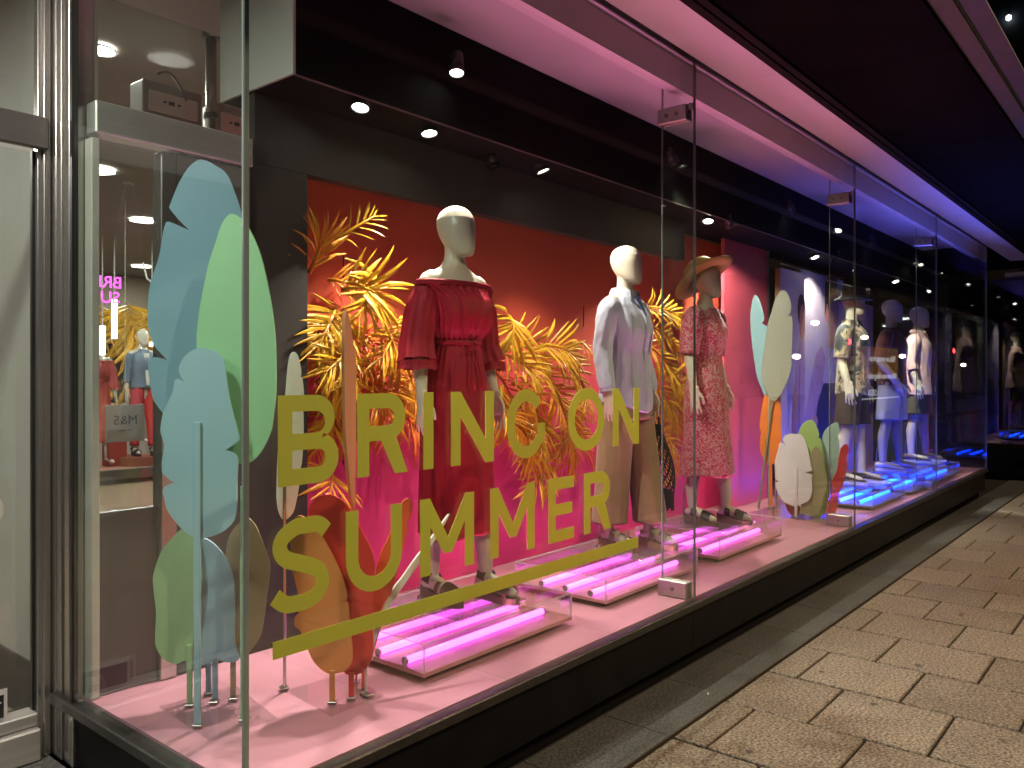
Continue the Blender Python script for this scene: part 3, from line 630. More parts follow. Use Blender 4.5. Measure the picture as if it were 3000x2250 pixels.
def frond(p0, p1, L, n, m, label, y0=1.14, y1=1.0, lift=.04, rnd=None):
    rr = rnd or random
    S = at(*p0, Y=y0); E = at(*p1, Y=y1)
    o = empty('palm_frond', label, 'paper frond', S, 'paper palm fronds in the red recess')
    ctrl = (S+E)*.5 + Vector((0, -.05, lift))
    pt = lambda t: S*(1-t)**2 + ctrl*2*t*(1-t) + E*t*t
    P_ = [pt(i/10) - S for i in range(11)]
    MB().tube(P_, [.011-.008*i/10 for i in range(11)], 6, 1.0).build('rachis', m, o)
    fn = Vector((rr.uniform(-.25, .25), -1, rr.uniform(.05, .45))).normalized()
    for i in range(n):
        t = .10 + .88*i/(n-1); p = pt(t); tg = (pt(min(1, t+.02))-pt(t-.02)).normalized()
        sd = tg.cross(fn).normalized()
        for s in (-1, 1):
            k = .25 + .75*t**1.4
            d = (sd*s*(1-.62*k) + tg*(.28+.85*k) + fn*rr.uniform(-.05, .35) + Vector((0, 0, rr.uniform(-.12, .06)))).normalized()
            l = L*(.55+.75*math.sin(math.pi*(.18+.72*t)))*rr.uniform(.85, 1.12)
            nz = (fn + Vector((rr.uniform(-.5, .5), 0, rr.uniform(-.4, .5)))); nz = (nz - d*nz.dot(d)).normalized(); yv = nz.cross(d)
            M = Matrix((d*l, yv*l, nz*l)).transposed().to_4x4(); M.translation = p - S + sd*s*.004
            c = link('leaflet', rr.choice(LM[m]), o); c.matrix_local = M
    return o
gold = [((905,800),(940,690),.13,9,'orange gold frond curling up at the top left of the recess'),
 ((985,700),(1098,632),.09,6,'thin gold frond pointing up at the top left'),
 ((1100,800),(1050,930),.16,9,'bright yellow frond hanging left of the red dress'),
 ((985,900),(930,1020),.15,9,'yellow frond at the recess edge above the orange cutout'),
 ((1175,930),(1120,1050),.15,9,'yellow frond tucked behind the red sleeve'),
 ((1030,1020),(955,1090),.13,8,'drooping yellow frond above the white feather'),
 ((1080,1040),(1010,1130),.12,7,'folded yellow frond beside the peach feather'),
 ((1130,1090),(1160,1160),.11,7,'short gold frond left of the mannequin hand'),
 ((1490,925),(1500,1005),.19,10,'yellow frond just right of the red sleeve'),
 ((1455,1030),(1570,1100),.16,9,'gold frond low right of the red dress'),
 ((1620,1040),(1700,1130),.17,11,'bright feathery frond left of the white shirt'),
 ((1680,1080),(1720,1190),.14,8,'hanging gold frond touching the white shirt'),
 ((1880,945),(1980,1010),.18,9,'arching frond right of the white shirt, highest of its clump'),
 ((1880,1000),(1985,1120),.20,10,'broad yellow frond between shirt and floral dress'),
 ((1885,1080),(1975,1220),.20,10,'drooping yellow frond between shirt and floral dress'),
 ((1890,1180),(1985,1330),.19,10,'gold frond behind the black net bag'),
 ((1930,1290),(1960,1420),.15,8,'lowest gold frond left of the floral dress'),
 ((1960,1000),(2060,1150),.20,9,'gold frond partly hidden by the floral dress'),
 ((1980,1150),(2080,1270),.18,8,'gold frond with tips beyond the floral dress'),
 ((1470,1130),(1440,1250),.13,8,'small gold frond under the red sleeve'),
 ((1560,1200),(1590,1320),.14,8,'gold frond behind the letter G'),
 ((1680,1210),(1630,1340),.14,8,'gold frond behind the letter O'),
 ((965,1385),(962,1465),.14,7,'dark gold frond under the letter B'),
 ((1600,1340),(1560,1440),.14,8,'lowest gold frond in the middle of the pink field')]
rg = random.Random(3)
for p0, p1, L, n, lb in gold:
    frond(p0, p1, L*1.12, n, AMBER if ('dark' in lb or 'orange gold' in lb) else GOLD, lb, rg.uniform(1.10, 1.2), rg.uniform(.96, 1.1), rg.uniform(.0, .06), rg)
gold2 = [((1470,1000),(1600,1060)),((1540,1060),(1640,1150)),((1500,1120),(1580,1230)),((1600,1120),(1660,1240)),((1450,1180),(1520,1290)),((1530,1250),(1560,1370)),((1640,1230),(1690,1350)),((1580,1010),(1690,1050)),
 ((1880,900),(1990,930)),((1930,1080),(2030,1180)),((1890,1250),(1990,1380)),((1010,940),(960,1040)),((1100,960),(1170,1060)),((930,1040),(1000,1150)),((1080,1120),(1130,1240)),((1000,850),(1110,870))]
for p0, p1 in gold2:
    frond(p0, p1, rg.uniform(.16, .20), 10, (AMBER if p0[1] > 1110 else GOLD), ('full amber paper frond' if p0[1] > 1110 else 'full gold paper frond') + ' %s %s' % ('high up' if p0[1] < 1030 else 'low down' if p0[1] > 1170 else 'half way up', 'left of the red dress' if p0[0] < 1300 else 'between red dress and pale shirt' if p0[0] < 1800 else 'between pale shirt and squiggle dress'), rg.uniform(1.10, 1.18), rg.uniform(1.0, 1.1), .05, rg)
amb = [((930,960),(1000,1060)),((1010,900),(950,980)),((1130,1000),(1060,1090)),((1180,1080),(1230,1190)),((1210,1130),(1150,1270)),((930,1120),(980,1230)),((1060,1180),(980,1290)),((940,1240),(920,1340)),
       ((1440,1080),(1500,1180)),((1520,1100),(1600,1200)),((1540,1170),(1490,1280)),((1620,1160),(1680,1260)),((1500,1220),(1600,1330)),((1620,1260),(1560,1350)),((1680,1330),(1610,1400)),((1870,1120),(1960,1200)),((1920,1190),(2020,1280)),((1890,1290),(1960,1360)),((1700,1000),(1760,1100)),((960,820),(1040,850))]
for i in range(24):
    lo, hi = ((905, 1190), (1430, 1760), (1870, 2010))[i % 3]; x = rg.uniform(lo, hi); y = rg.uniform(930 + .14*(x-900), 1230 + .06*(x-900)); an = rg.uniform(.5, 2.6); l = rg.uniform(90, 130)
    amb.append(((x, y), (x+l*math.cos(an), y+l*math.sin(an))))
def where(px): return 'left of the red dress' if px < 1300 else 'between red dress and pale shirt' if px < 1800 else 'between pale shirt and squiggle dress'
for i, (p0, p1) in enumerate(amb):
    mm = RUST if i % 4 == 0 else AMBER if i % 4 == 1 else (GOLD if i > 20 else AMBER)
    nm_ = {RUST: 'rust orange', AMBER: 'amber', GOLD: 'dull gold'}[mm]
    frond(p0, p1, rg.uniform(.13, .18), 8, mm, '%s paper frond %s in the tangle %s' % (nm_, 'high' if p0[1] < 1010+.1*(p0[0]-900) else 'low' if p0[1] > 1170+.1*(p0[0]-900) else 'half way up', where(p0[0])), rg.uniform(1.18, 1.26), rg.uniform(1.12, 1.24), .02, rg)
for i, (x, y, w, h) in enumerate(((922, 1075, 32, 58), (972, 1110, 16, 22))):
    a = at(x, y, Y=1.12)
    pts = [(math.cos(k/12*2*math.pi)*w/2/2382*3.7, 0, math.sin(k/12*2*math.pi)*h/2/2382*3.7) for k in range(24)][:12]
    q = MB().plate(pts, (0, 1, 0), .006).build('leaf_disc', mat('disc_orange', (.62, .11, .03), .5)); q.location = a
    setp(q, ['oval orange paper leaf at the recess edge', 'tiny orange paper leaf right of the oval one'][i], 'paper leaf', 'orange paper leaves')

# ------------------------------------------------------------------ vinyl lettering on the glass
VINYL = mat('olive_vinyl', (.53, .55, .085), .55, 0, .04, 6, 0, transl=.35)
H = .262; T = .048
def arcp(cx, cz, rx, rz, a0, a1, n=20): return [(cx+rx*math.cos(R(a0+(a1-a0)*k/n)), cz+rz*math.sin(R(a0+(a1-a0)*k/n))) for k in range(n+1)]
def ribbon(c, t=T):
    l, r_ = [], []
    for i, p in enumerate(c):
        a = Vector(c[max(0, i-1)]); b = Vector(c[min(len(c)-1, i+1)]); d = (b-a).normalized(); n = Vector((-d.y, d.x))
        l.append(tuple(Vector(p)+n*t/2)); r_.append(tuple(Vector(p)-n*t/2))
    return [l + r_[::-1]]
def glyph(ch, w):
    h, t = H, T
    if ch == 'I': return [[(0,0),(w,0),(w,h),(0,h)]]
    if ch == 'E': return [[(0,0),(w,0),(w,t),(t,t),(t,h/2-t*.48),(w*.93,h/2-t*.48),(w*.93,h/2+t*.48),(t,h/2+t*.48),(t,h-t),(w,h-t),(w,h),(0,h)]]
    if ch == 'N': d = .088; return [[(0,0),(t,0),(t,h-d),(w-t,0),(w,0),(w,h),(w-t,h),(w-t,d),(t,h),(0,h)]]
    if ch == 'M': return [[(0,0),(t,0),(t,h*.63),(w/2-t*.42,h*.24),(w/2+t*.42,h*.24),(w-t,h*.63),(w-t,0),(w,0),(w,h),(w-t*.95,h),(w/2,h*.45),(t*.95,h),(0,h)]]
    if ch == 'O': return [arcp(w/2,h/2,w/2,h*.515,0,360,48)[:-1], arcp(w/2,h/2,w/2-t,h*.515-t,0,360,48)[:-1]]
    if ch == 'U':
        r = w/2; return [[(0,h)] + arcp(r,r*.97,r,r*1.0,180,360,24) + [(w,h),(w-t,h)] + arcp(r,r*.97,r-t,r-t,360,180,24) + [(t,h)]]
    if ch == 'B':
        r1 = h*.255; r2 = h*.285; zm = h*.485; x1 = w*.93-r1; x2 = w-r2
        o_ = [(0,0),(x2,0)] + arcp(x2,r2,r2,r2,-90,78,16) + arcp(x1,h-r1,r1,r1,-72,90,16) + [(0,h)]
        return [o_, [(t,t)] + arcp(x2,r2,r2-t,r2-t,-90,90,14) + [(t,2*r2-t)], [(t,2*r2+.0005)] + arcp(x1,(h-t+2*r2)/2,(h-t-2*r2)/2,(h-t-2*r2)/2,-90,90,14) + [(t,h-t)]]
    if ch == 'R':
        r = h*.29; x = w*.95-r; zb = h-2*r
        o_ = [(0,0),(t,0),(t,zb),(w*.46,zb),(w-t*1.18,0),(w,0),(w*.46+t*1.12+.012,zb+.006)] + arcp(x,h-r,r,r,-62,90,18) + [(0,h)]
        return [o_, [(t,zb+t)] + arcp(x,h-r,r-t,r-t,-90,90,16) + [(t,h-t)]]
    if ch == 'G':
        a = w/2-t/2; b = h*.515-t/2
        c = arcp(w/2,h/2,a,b,38,325,40); c += [(w-t/2,h*.27),(w-t/2,h*.36),(w-t/2,h*.5)]
        return ribbon(c)
    if ch == 'S':
        ctl = [(.93,.83),(.80,.915),(.60,.925),(.42,.92),(.22,.83),(.165,.71),(.26,.59),(.50,.51),(.76,.42),(.865,.28),(.79,.14),(.60,.075),(.44,.075),(.25,.095),(.09,.20)]
        V = [Vector((x*w, y*h, 0)) for x, y in ctl]; c = []
        for i in range(len(V)-1):
            for k in range(5): q = catmull(V, k/5, i); c.append((q.x, q.y))
        c.append((V[-1].x, V[-1].y)); return ribbon(c)
def flat_mesh(name, loops, m, depth):
    cu = bpy.data.curves.new(name, 'CURVE'); cu.dimensions = '2D'; cu.fill_mode = 'BOTH'; cu.extrude = depth
    for lp in loops:
        s = cu.splines.new('POLY'); s.points.add(len(lp)-1); s.use_cyclic_u = True
        for q, p in zip(s.points, lp): q.co = (p[0], p[1], 0, 1)
    ob = bpy.data.objects.new(name, cu); col.objects.link(ob); dg = bpy.context.evaluated_depsgraph_get()
    me = bpy.data.meshes.new_from_object(ob.evaluated_get(dg)); bpy.data.objects.remove(ob); bpy.data.curves.remove(cu)
    me.name = name; me.materials.clear(); me.materials.append(m); return me
words = [('BRING ON', 1.233, (('B',1.351,.214),('R',1.638,.213),('I',1.923,.047),('N',2.057,.229),('G',2.36,.238),('O',2.757,.273),('N',3.10,.226))),
         ('SUMMER', .870, (('S',1.322,.213),('U',1.594,.231),('M',1.908,.268),('M',2.265,.266),('E',2.622,.177),('R',2.874,.213)))]
for w_, z0, gl in words:
    o = empty('window_lettering', 'olive yellow vinyl words %s on the front glass' % w_, 'lettering', (gl[0][1], -.0075, z0), 'vinyl slogan on the glass')
    for ch, x, w in gl:
        c = link('letter', flat_mesh('letter', glyph(ch, w), VINYL, .0006), o, (x-gl[0][1], 0, 0)); c.rotation_euler = (R(90), 0, 0)
ul = MB().box((1.334, -.0082, .746), (3.317, -.0069, .796)).build('lettering_underline', VINYL)
setp(ul, 'long olive yellow vinyl bar under the word SUMMER', 'vinyl bar', 'vinyl slogan on the glass')

# ------------------------------------------------------------------ mannequins
def fuse(mb, voxel, ratio, m, name='body'):
    """joins the lofted limbs, trunk and head into one continuous smooth surface"""
    me = mb.mesh(name, m, True); ob = bpy.data.objects.new(name, me); col.objects.link(ob)
    a = ob.modifiers.new('r', 'REMESH'); a.mode = 'VOXEL'; a.voxel_size = voxel; a.use_smooth_shade = True
    s = ob.modifiers.new('s', 'SMOOTH'); s.factor = .5; s.iterations = 4
    d = ob.modifiers.new('d', 'DECIMATE'); d.ratio = ratio
    dg = bpy.context.evaluated_depsgraph_get(); dg.update()
    out = bpy.data.meshes.new_from_object(ob.evaluated_get(dg)); bpy.data.objects.remove(ob); bpy.data.meshes.remove(me)
    out.name = name; out.materials.clear(); out.materials.append(m)
    out.polygons.foreach_set('use_smooth', [True]*len(out.polygons)); return out

def hand(mb, w, down, inward, fwd, s=1.0):
    """palm, four fingers of different length and a thumb; w the wrist, unit vectors down the hand, towards the palm side and to the thumb"""
    w = Vector(w); dn, iw, fw = Vector(down).normalized(), Vector(inward).normalized(), Vector(fwd).normalized()
    p = lambda a, b, c: w + (dn*a + fw*b + iw*c)*s
    mb.limb([p(-.01,0,0), p(.03,.002,0), p(.085,.003,.002)], [.019*s, .016*s, .0165*s], 16, 4, 2.15, up=fw)
    for k, (off, ln) in enumerate(((.029,.070), (.0105,.079), (-.0085,.074), (-.027,.058))):
        sp = off*.42
        mb.limb([p(.07,off*.9,0), p(.098,off*1.03,.002), p(.098+ln*.5,off+sp*.55,.006), p(.098+ln,off+sp,.020)], [.0095*s,.0085*s,.0078*s,.0062*s], 8, 3)
    mb.limb([p(.022,.028,.004), p(.052,.052,.012), p(.078,.060,.019), p(.104,.060,.026)], [.0125*s,.0105*s,.0092*s,.0075*s], 8, 3)

def body_mesh(sex, m, pocket=False):
    mb = MB(); f = sex == 'f'
    if f:
        tr = [(.80,.06,.07,0,.01),(.86,.145,.095,0,.008),(.93,.168,.112,0,.012),(1.0,.158,.105,0,.008),(1.08,.125,.085,0,0),(1.16,.115,.078,0,-.004),(1.24,.132,.092,0,-.010),(1.31,.143,.108,0,-.020),(1.37,.145,.098,0,-.012),(1.42,.150,.078,0,.0),(1.470,.160,.060,0,.006),(1.494,.118,.055,0,.010),(1.515,.070,.053,0,.012),(1.54,.053,.05,0,.012)]
        hz, S, sh, hd = 1.556, 1.0, .152, 1.0
    else:
        tr = [(.86,.07,.08,0,.01),(.92,.150,.105,0,.008),(.98,.165,.112,0,.008),(1.06,.150,.105,0,.004),(1.14,.145,.100,0,0),(1.24,.165,.108,0,-.006),(1.33,.182,.118,0,-.012),(1.41,.188,.108,0,-.006),(1.465,.180,.082,0,.004),(1.498,.130,.066,0,.010),(1.522,.075,.06,0,.012),(1.54,.062,.058,0,.012)]
        hz, S, sh, hd = 1.592, 1.03, .185, 1.06
    mb.rings(tr, 40)
    nz = tr[-1][0]
    mb.rings([(nz-.04,.060 if f else .07,.052 if f else .062,0,.012),(nz+.02,.048 if f else .058,.047 if f else .056,0,.008),(hz+.03,.046 if f else .056,.048 if f else .056,0,.006),(hz+.09,.045,.046,0,.010)], 28)
    q = hd
    hr = [(0,.018,.024,0,-.066),(.008,.034,.040,0,-.058),(.03,.049,.064,0,-.040),(.06,.060,.082,0,-.022),(.10,.0685,.095,0,-.008),(.14,.0735,.102,0,-.001),(.175,.0725,.098,0,.003),(.205,.061,.081,0,.006),(.225,.041,.054,0,.007),(.236,.017,.022,0,.007)]
    mb.rings([(hz+z*q, rx*q, ry*q, 0, c*q) for z, rx, ry, x, c in hr], 36)
    ax = [(1,), (-1,)]
    for s in (1, -1):
        if f:
            A = [(s*.118,.008,1.443),(s*.163,.010,1.428),(s*.187,.018,1.30),(s*.205,.024,1.16),(s*.226,-.004,1.03),(s*.240,-.028,.925)]
            r = [.046,.048,.040,.035,.031,.0215]
            mb.limb(A, r, 18, 5); hand(mb, A[-1], (s*.10,-.12,-1), (-s,.15,0), (0,-1,.1), .95)
            y = -.105 if s > 0 else .05
            mb.limb([(s*.082,.0,.90),(s*.088,y*.12,.76),(s*.088,y*.35,.60),(s*.088,y*.55,.50),(s*.090,y*.75+.012,.38),(s*.092,y+.012,.24),(s*.094,y+.008,.11)], [.088,.080,.062,.050,.052,.042,.030], 20, 5)
            mb.limb([(s*.094,y+.035,.078),(s*.096,y-.03,.082),(s*.099,y-.10,.056),(s*.101,y-.155,.047)], [.030,.034,.031,.020], 16, 4, 1.0)
        else:
            if pocket and s < 0:
                A = [(s*.145,.004,1.455),(s*.198,.008,1.44),(s*.245,.03,1.30),(s*.272,.045,1.18),(s*.235,-.035,1.06),(s*.185,-.085,.965)]
            else:
                A = [(s*.145,.004,1.455),(s*.198,.008,1.44),(s*.226,.020,1.31),(s*.242,.028,1.18),(s*.262,-.006,1.05),(s*.272,-.040,.94)]
            r = [.054,.058,.049,.042,.038,.027]
            mb.limb(A, r, 18, 5); hand(mb, A[-1], (s*.06,-.15,-1) if not (pocket and s < 0) else (.25,-.3,-1), (-s,.15,0), (0,-1,.1), 1.1)
            y = -.05 if s > 0 else .05
            mb.limb([(s*.092,.0,.94),(s*.103,y*.12,.80),(s*.110,y*.35,.64),(s*.112,y*.5,.52),(s*.114,y*.75+.018,.38),(s*.117,y+.012,.24),(s*.119,y+.008,.10)], [.096,.086,.068,.054,.058,.045,.036], 20, 5)
            mb.limb([(s*.119,y+.04,.066),(s*.122,y-.04,.064),(s*.126,y-.15,.048)], [.034,.036,.028], 16, 4)
    return fuse(mb, .0045, .30, m)

def fold_fn(spec, seed):
    """spec: list of (count, amplitude as function of z or number, sway)"""
    rr = random.Random(seed); ph = [(rr.uniform(0, 6.3), rr.uniform(0, 9)) for _ in spec]
    def f(th, z):
        v = 0
        for (k, a, sw), (p, o) in zip(spec, ph):
            am = a(z) if callable(a) else a
            nn = noise.noise(Vector((math.cos(th)*1.7+o, math.sin(th)*1.7, z*1.6)))
            v += am*math.sin(k*th + p + sw*nn*3)*(.55+.9*noise.noise(Vector((math.cos(th)*2.2, math.sin(th)*2.2+o, z*2.1))))
        return v
    return f
def cloth(name, rg, m, parent, fold=None, n=128, dz=.012, hem=None, wr=0, smooth=True, loc=None):
    """garment tube from horizontal rings (z, rx, ry, cx, cy), with folds; hem lowers the bottom edge by angle"""
    rg = sorted(rg); z0, z1 = rg[0][0], rg[-1][0]; N = max(2, int((z1-z0)/dz)); rows = []
    V = [Vector(r) if False else r for r in rg]
    def interp(z):
        for i in range(len(rg)-1):
            if z <= rg[i+1][0] + 1e-9:
                t = (z-rg[i][0])/(rg[i+1][0]-rg[i][0]); t2 = t
                g = lambda k: rg[max(0, min(len(rg)-1, k))]
                out = []
                for c in range(1, 5):
                    a, b, cc, d = g(i-1)[c], g(i)[c], g(i+1)[c], g(i+2)[c]
                    out.append(.5*((2*b)+(cc-a)*t2+(2*a-5*b+4*cc-d)*t2*t2+(3*b-a-3*cc+d)*t2**3))
                return out
        return rg[-1][1:]
    v = []; f = []
    for i in range(N+1):
        z = z0 + (z1-z0)*i/N; rx, ry, cx, cy_ = interp(z)
        for k in range(n):
            th = 2*math.pi*k/n
            q = 1 + (fold(th, z) if fold else 0)
            if wr:
                q += wr*noise.fractal(Vector((math.cos(th)*3.2+z*2, math.sin(th)*3.2, z*5.5)), 1.0, 2.0, 3)
            zz = z
            if hem and i == 0: zz = z + hem(th)
            elif hem and i < 8: zz = z + hem(th)*(1-i/8)
            v.append((cx+rx*q*math.cos(th), cy_+ry*q*math.sin(th), zz))
    for i in range(N):
        for k in range(n):
            k2 = (k+1) % n; f.append((i*n+k, i*n+k2, (i+1)*n+k2, (i+1)*n+k))
    # turned-in hem gives the edge a thickness
    b = len(v)
    for k in range(n):
        x, y, z = v[k]; th = 2*math.pi*k/n; rx, ry, cx, cy_ = interp(z0)
        v.append((cx+(x-cx)*.97, cy_+(y-cy_)*.97, z+.012))
    for k in range(n):
        k2 = (k+1) % n; f.append((b+k, b+k2, k2, k))
    me = bpy.data.meshes.new(name); me.from_pydata(v, [], f); me.materials.append(m)
    me.polygons.foreach_set('use_smooth', [smooth]*len(me.polygons))
    return link(name, me, parent, loc)
def sleeve(name, pts, rad, m, parent, seed, amp=.05, k=(5, 9), n=48, sub=10, wr=.05):
    Pp, rr = smooth_path(pts, rad, sub); rs = random.Random(seed); p1, p2 = rs.uniform(0, 6), rs.uniform(0, 6); v = []; f = []
    ref = Vector((0, 1, 0)); M = len(Pp)
    for i, p in enumerate(Pp):
        t = (Pp[min(i+1, M-1)]-Pp[max(i-1, 0)]).normalized(); u = (ref-t*ref.dot(t)).normalized(); w = t.cross(u); s = i/(M-1)
        for j in range(n):
            th = 2*math.pi*j/n
            q = 1 + amp*(.6*math.sin(k[0]*th+p1+s*2)+.4*math.sin(k[1]*th+p2-s))*(.4+.6*s) + wr*noise.fractal(Vector((math.cos(th)*2, math.sin(th)*2+seed, s*7)), 1, 2, 3)
            v.append(tuple(p + (u*math.cos(th)+w*math.sin(th))*rr[i]*q))
    for i in range(M-1):
        for j in range(n):
            j2 = (j+1) % n; f.append((i*n+j, i*n+j2, (i+1)*n+j2, (i+1)*n+j))
    b = len(v); t = (Pp[-1]-Pp[-2]).normalized()
    for j in range(n): v.append(tuple(Pp[-1] + (Vector(v[(M-1)*n+j])-Pp[-1])*.9 - t*.01))
    for j in range(n):
        j2 = (j+1) % n; f.append(((M-1)*n+j, (M-1)*n+j2, b+j2, b+j))
    me = bpy.data.meshes.new(name); me.from_pydata(v, [], f); me.materials.append(m)
    me.polygons.foreach_set('use_smooth', [True]*len(me.polygons))
    return link(name, me, parent)

BF = body_mesh('f', SKIN); BM = body_mesh('m', SKIN); BP = body_mesh('m', SKIN, True)
BMG = BP.copy(); BMG.materials.clear(); BMG.materials.append(SKING)
ARM = lambda s: [(s*.150,.010,1.428),(s*.176,.013,1.37),(s*.187,.018,1.30),(s*.205,.024,1.16),(s*.226,-.004,1.03),(s*.240,-.028,.925)]
ARMM = lambda s: [(s*.155,.006,1.468),(s*.210,.010,1.42),(s*.226,.020,1.31),(s*.242,.028,1.18),(s*.262,-.006,1.05),(s*.272,-.040,.94)]
ZM = ZF + .164
def footprint(cx, cy_, L, w0, w1, tilt=0):
    p = []
    for k in range(24):
        a = 2*math.pi*k/24; y = -math.cos(a); x = math.sin(a)
        w = w0 + (w1-w0)*(.5-.5*y)
        p.append(Vector((cx + x*w*.5*abs(math.sin(a))**-.25 if abs(math.sin(a)) > .01 else cx, cy_ - y*-L*.5, 0)))
    return p
def sandal(parent, s, y, m_sole, m_strap, straps, wedge=.035, buckle=False):
    cx = s*.098; v = MB()
    fp = footprint(cx, y-.055, .26, .060, .088)
    pts = [Vector((p.x, p.y, .0)) for p in fp]; n = len(pts)
    hz_ = lambda p: .030 + wedge*max(0, min(1, (p.y-(y-.10))/.13))
    v.add([tuple(p) for p in pts] + [(p.x, p.y, hz_(p)) for p in pts], [tuple(reversed(range(n))), tuple(range(n, 2*n))] + [(i, (i+1) % n, n+(i+1) % n, n+i) for i in range(n)])
    o = v.build('sandal', m_sole, parent)
    for (yy, zc, r, wd) in straps:
        b = MB(); N = 14; a0 = []
        for k in range(N+1):
            a = math.pi*(-.05+1.1*k/N); a0.append((cx + r*1.02*math.cos(a), y+yy, zc + r*math.sin(a)*.95))
        ins = MB(); vv = []
        for q in a0:
            vv += [(q[0], q[1]-wd/2, q[2]-wd*.15), (q[0], q[1]+wd/2, q[2]+wd*.15)]
        vv2 = [(cx+(x-cx)*1.06, yq, zc+(z-zc)*1.06) for x, yq, z in vv]
        M_ = len(vv); fs = []
        for k in range(N):
            i = 2*k; fs += [(i, i+1, i+3, i+2), (M_+i, M_+i+2, M_+i+3, M_+i+1), (i, i+2, M_+i+2, M_+i), (i+1, M_+i+1, M_+i+3, i+3)]
        ins.add(vv+vv2, fs).build('strap', m_strap, o)
        if buckle: MB().tube([(cx+.012+.014*math.cos(a), y+yy-.004*0-.012, zc+r*1.0+.004+.014*math.sin(a)) for a in [i/10*2*math.pi for i in range(11)]], .003, 6).build('buckle', CLAMP, o)
    return o
def rod(parent, x=-.055, y=.15):
    MB().tube([(x, y, .0), (x, y, .16), (x-.005, y-.005, .22), (x-.012, y-.055, .36)], .007, 8).disc((x, y, 0), .022, (0, 0, 1), .012, 14).tube([(x-.02, y, .05), (x+.02, y, .05)], .006, 6).build('support_rod', mat('support_steel', (.35, .33, .34), .3, .9), parent, True)

CRIM = mat('crimson_cloth', (.30, .004, .022), .6, 0, .10, 7, .10, 260, spec=.25)
def dressed_red(label, loc, cloth_m=CRIM, group='window mannequins', cat='mannequin'):
    o = empty('mannequin', label, cat, loc, group); link('body', BF, o)
    gath = lambda z: .030 if z < 1.33 else .035
    up = fold_fn([(31, lambda z: .026+.034*max(0, 1-abs(z-1.40)/.10)+.034*max(0, 1-abs(z-1.19)/.08), .9), (13, lambda z: .05*max(0, min(1, (z-1.17)/.1)), 1.2), (7, .018, .8)], 4)
    d = cloth('dress', [(1.172,.124,.092,0,-.004),(1.19,.134,.104,0,-.006),(1.225,.158,.128,0,-.010),(1.29,.168,.138,0,-.016),(1.36,.180,.128,0,-.012),(1.385,.196,.112,0,-.004),(1.418,.228,.099,0,.002)], cloth_m, o, up, 200, .008)
    sk = fold_fn([(27, lambda z: .045*max(.12, min(1, (z-.95)/.2)), .6), (11, lambda z: .022+.065*max(0, min(1, (1.12-z)/.5)), .8), (6, lambda z: .035*max(0, min(1, (1.1-z)/.6)), .8)], 9)
    cloth('skirt', [(.305,.188,.158,0,-.015),(.55,.182,.152,0,-.010),(.80,.176,.142,0,-.002),(.95,.170,.128,0,.005),(1.06,.150,.112,0,.002),(1.13,.130,.096,0,-.002),(1.160,.122,.090,0,-.004)], cloth_m, d, sk, 200, .012, hem=lambda th: .008*math.sin(3*th))
    # elastic neckline band and waist tie
    for z, rx, ry in ((1.430,.229,.098),):
        cloth('neckline_band', [(z-.016,rx,ry,0,.002),(z-.009,rx*1.018,ry*1.03,0,.002),(z-.001,rx*1.0,ry*1.0,0,.003),(z+.005,rx*1.015,ry*1.025,0,.003),(z+.012,rx*.985,ry*.97,0,.004)], cloth_m, d, fold_fn([(64, .006, .4)], 2), 256, .004)
    cloth('waistband', [(1.155,.127,.095,0,-.004),(1.162,.133,.101,0,-.004),(1.170,.133,.101,0,-.004),(1.178,.127,.096,0,-.004)], cloth_m, d, fold_fn([(40, .010, .4)], 3), 160, .005)
    tie = MB()
    for s in (1, -1):
        tie.tube([(.0,-.104,1.165),(s*.022,-.120,1.158),(s*.040,-.118,1.128),(s*.020,-.112,1.120),(0,-.106,1.158)], .0042, 8)
        tie.tube([(.0,-.106,1.162),(s*.012,-.118,1.10),(s*.030,-.135,1.00),(s*.020,-.138,.955)], .0045, 8)
    tie.build('tie', cloth_m, d, True)
    for s in (1, -1):
        a = ARM(s)[:5]; a = [(s*.182,.010,1.412)] + [(x+s*.012*min(1, i/2), y, z) for i, (x, y, z) in enumerate(a)][1:4] + [(s*.232,.008,1.075)]
        sv = sleeve('sleeve', a, [.047,.060,.070,.075,.084], cloth_m, d, 3+s, .10, (7, 12), 72, 14, .03)
        lace = MB(); vv = []; N = 60; c = Vector((s*.232,.008,1.075))
        for k in range(N):
            t = 2*math.pi*k/N; u = 1.0+.05*math.sin(7*t)
            for (zz, q) in ((.012, .97), (-.012, 1.0), (-.026-.007*(k % 2)-.004*math.sin(5*t), 1.05)):
                vv.append((c.x+.084*u*q*math.sin(t)*1.0, c.y+.084*u*q*math.cos(t), c.z+zz))
        lace.add(vv, [(3*k+j, 3*((k+1) % N)+j, 3*((k+1) % N)+j+1, 3*k+j+1) for k in range(N) for j in (0, 1)]).build('lace_trim', cloth_m, sv)
    return o
BRL = mat('brown_leather', (.10, .045, .030), .5, 0, .15, 20, .1); ESP = mat('rope_sole', (.38, .30, .20), .8, 0, .12, 60, .2)
m1 = dressed_red('mannequin in a red off-shoulder maxi dress, standing on the nearest magenta light box', (2.69, .575, ZM))
for s, y in ((1, -.105), (-1, .05)):
    sandal(m1, s, y, mat('dark_wedge', (.15, .085, .055), .7, 0, .15, 40, .2), BRL, [(-.118, .050, .043, .056), (-.06, .062, .042, .02), (.006, .100, .041, .042)], .035)
rod(m1, -.094, .125)

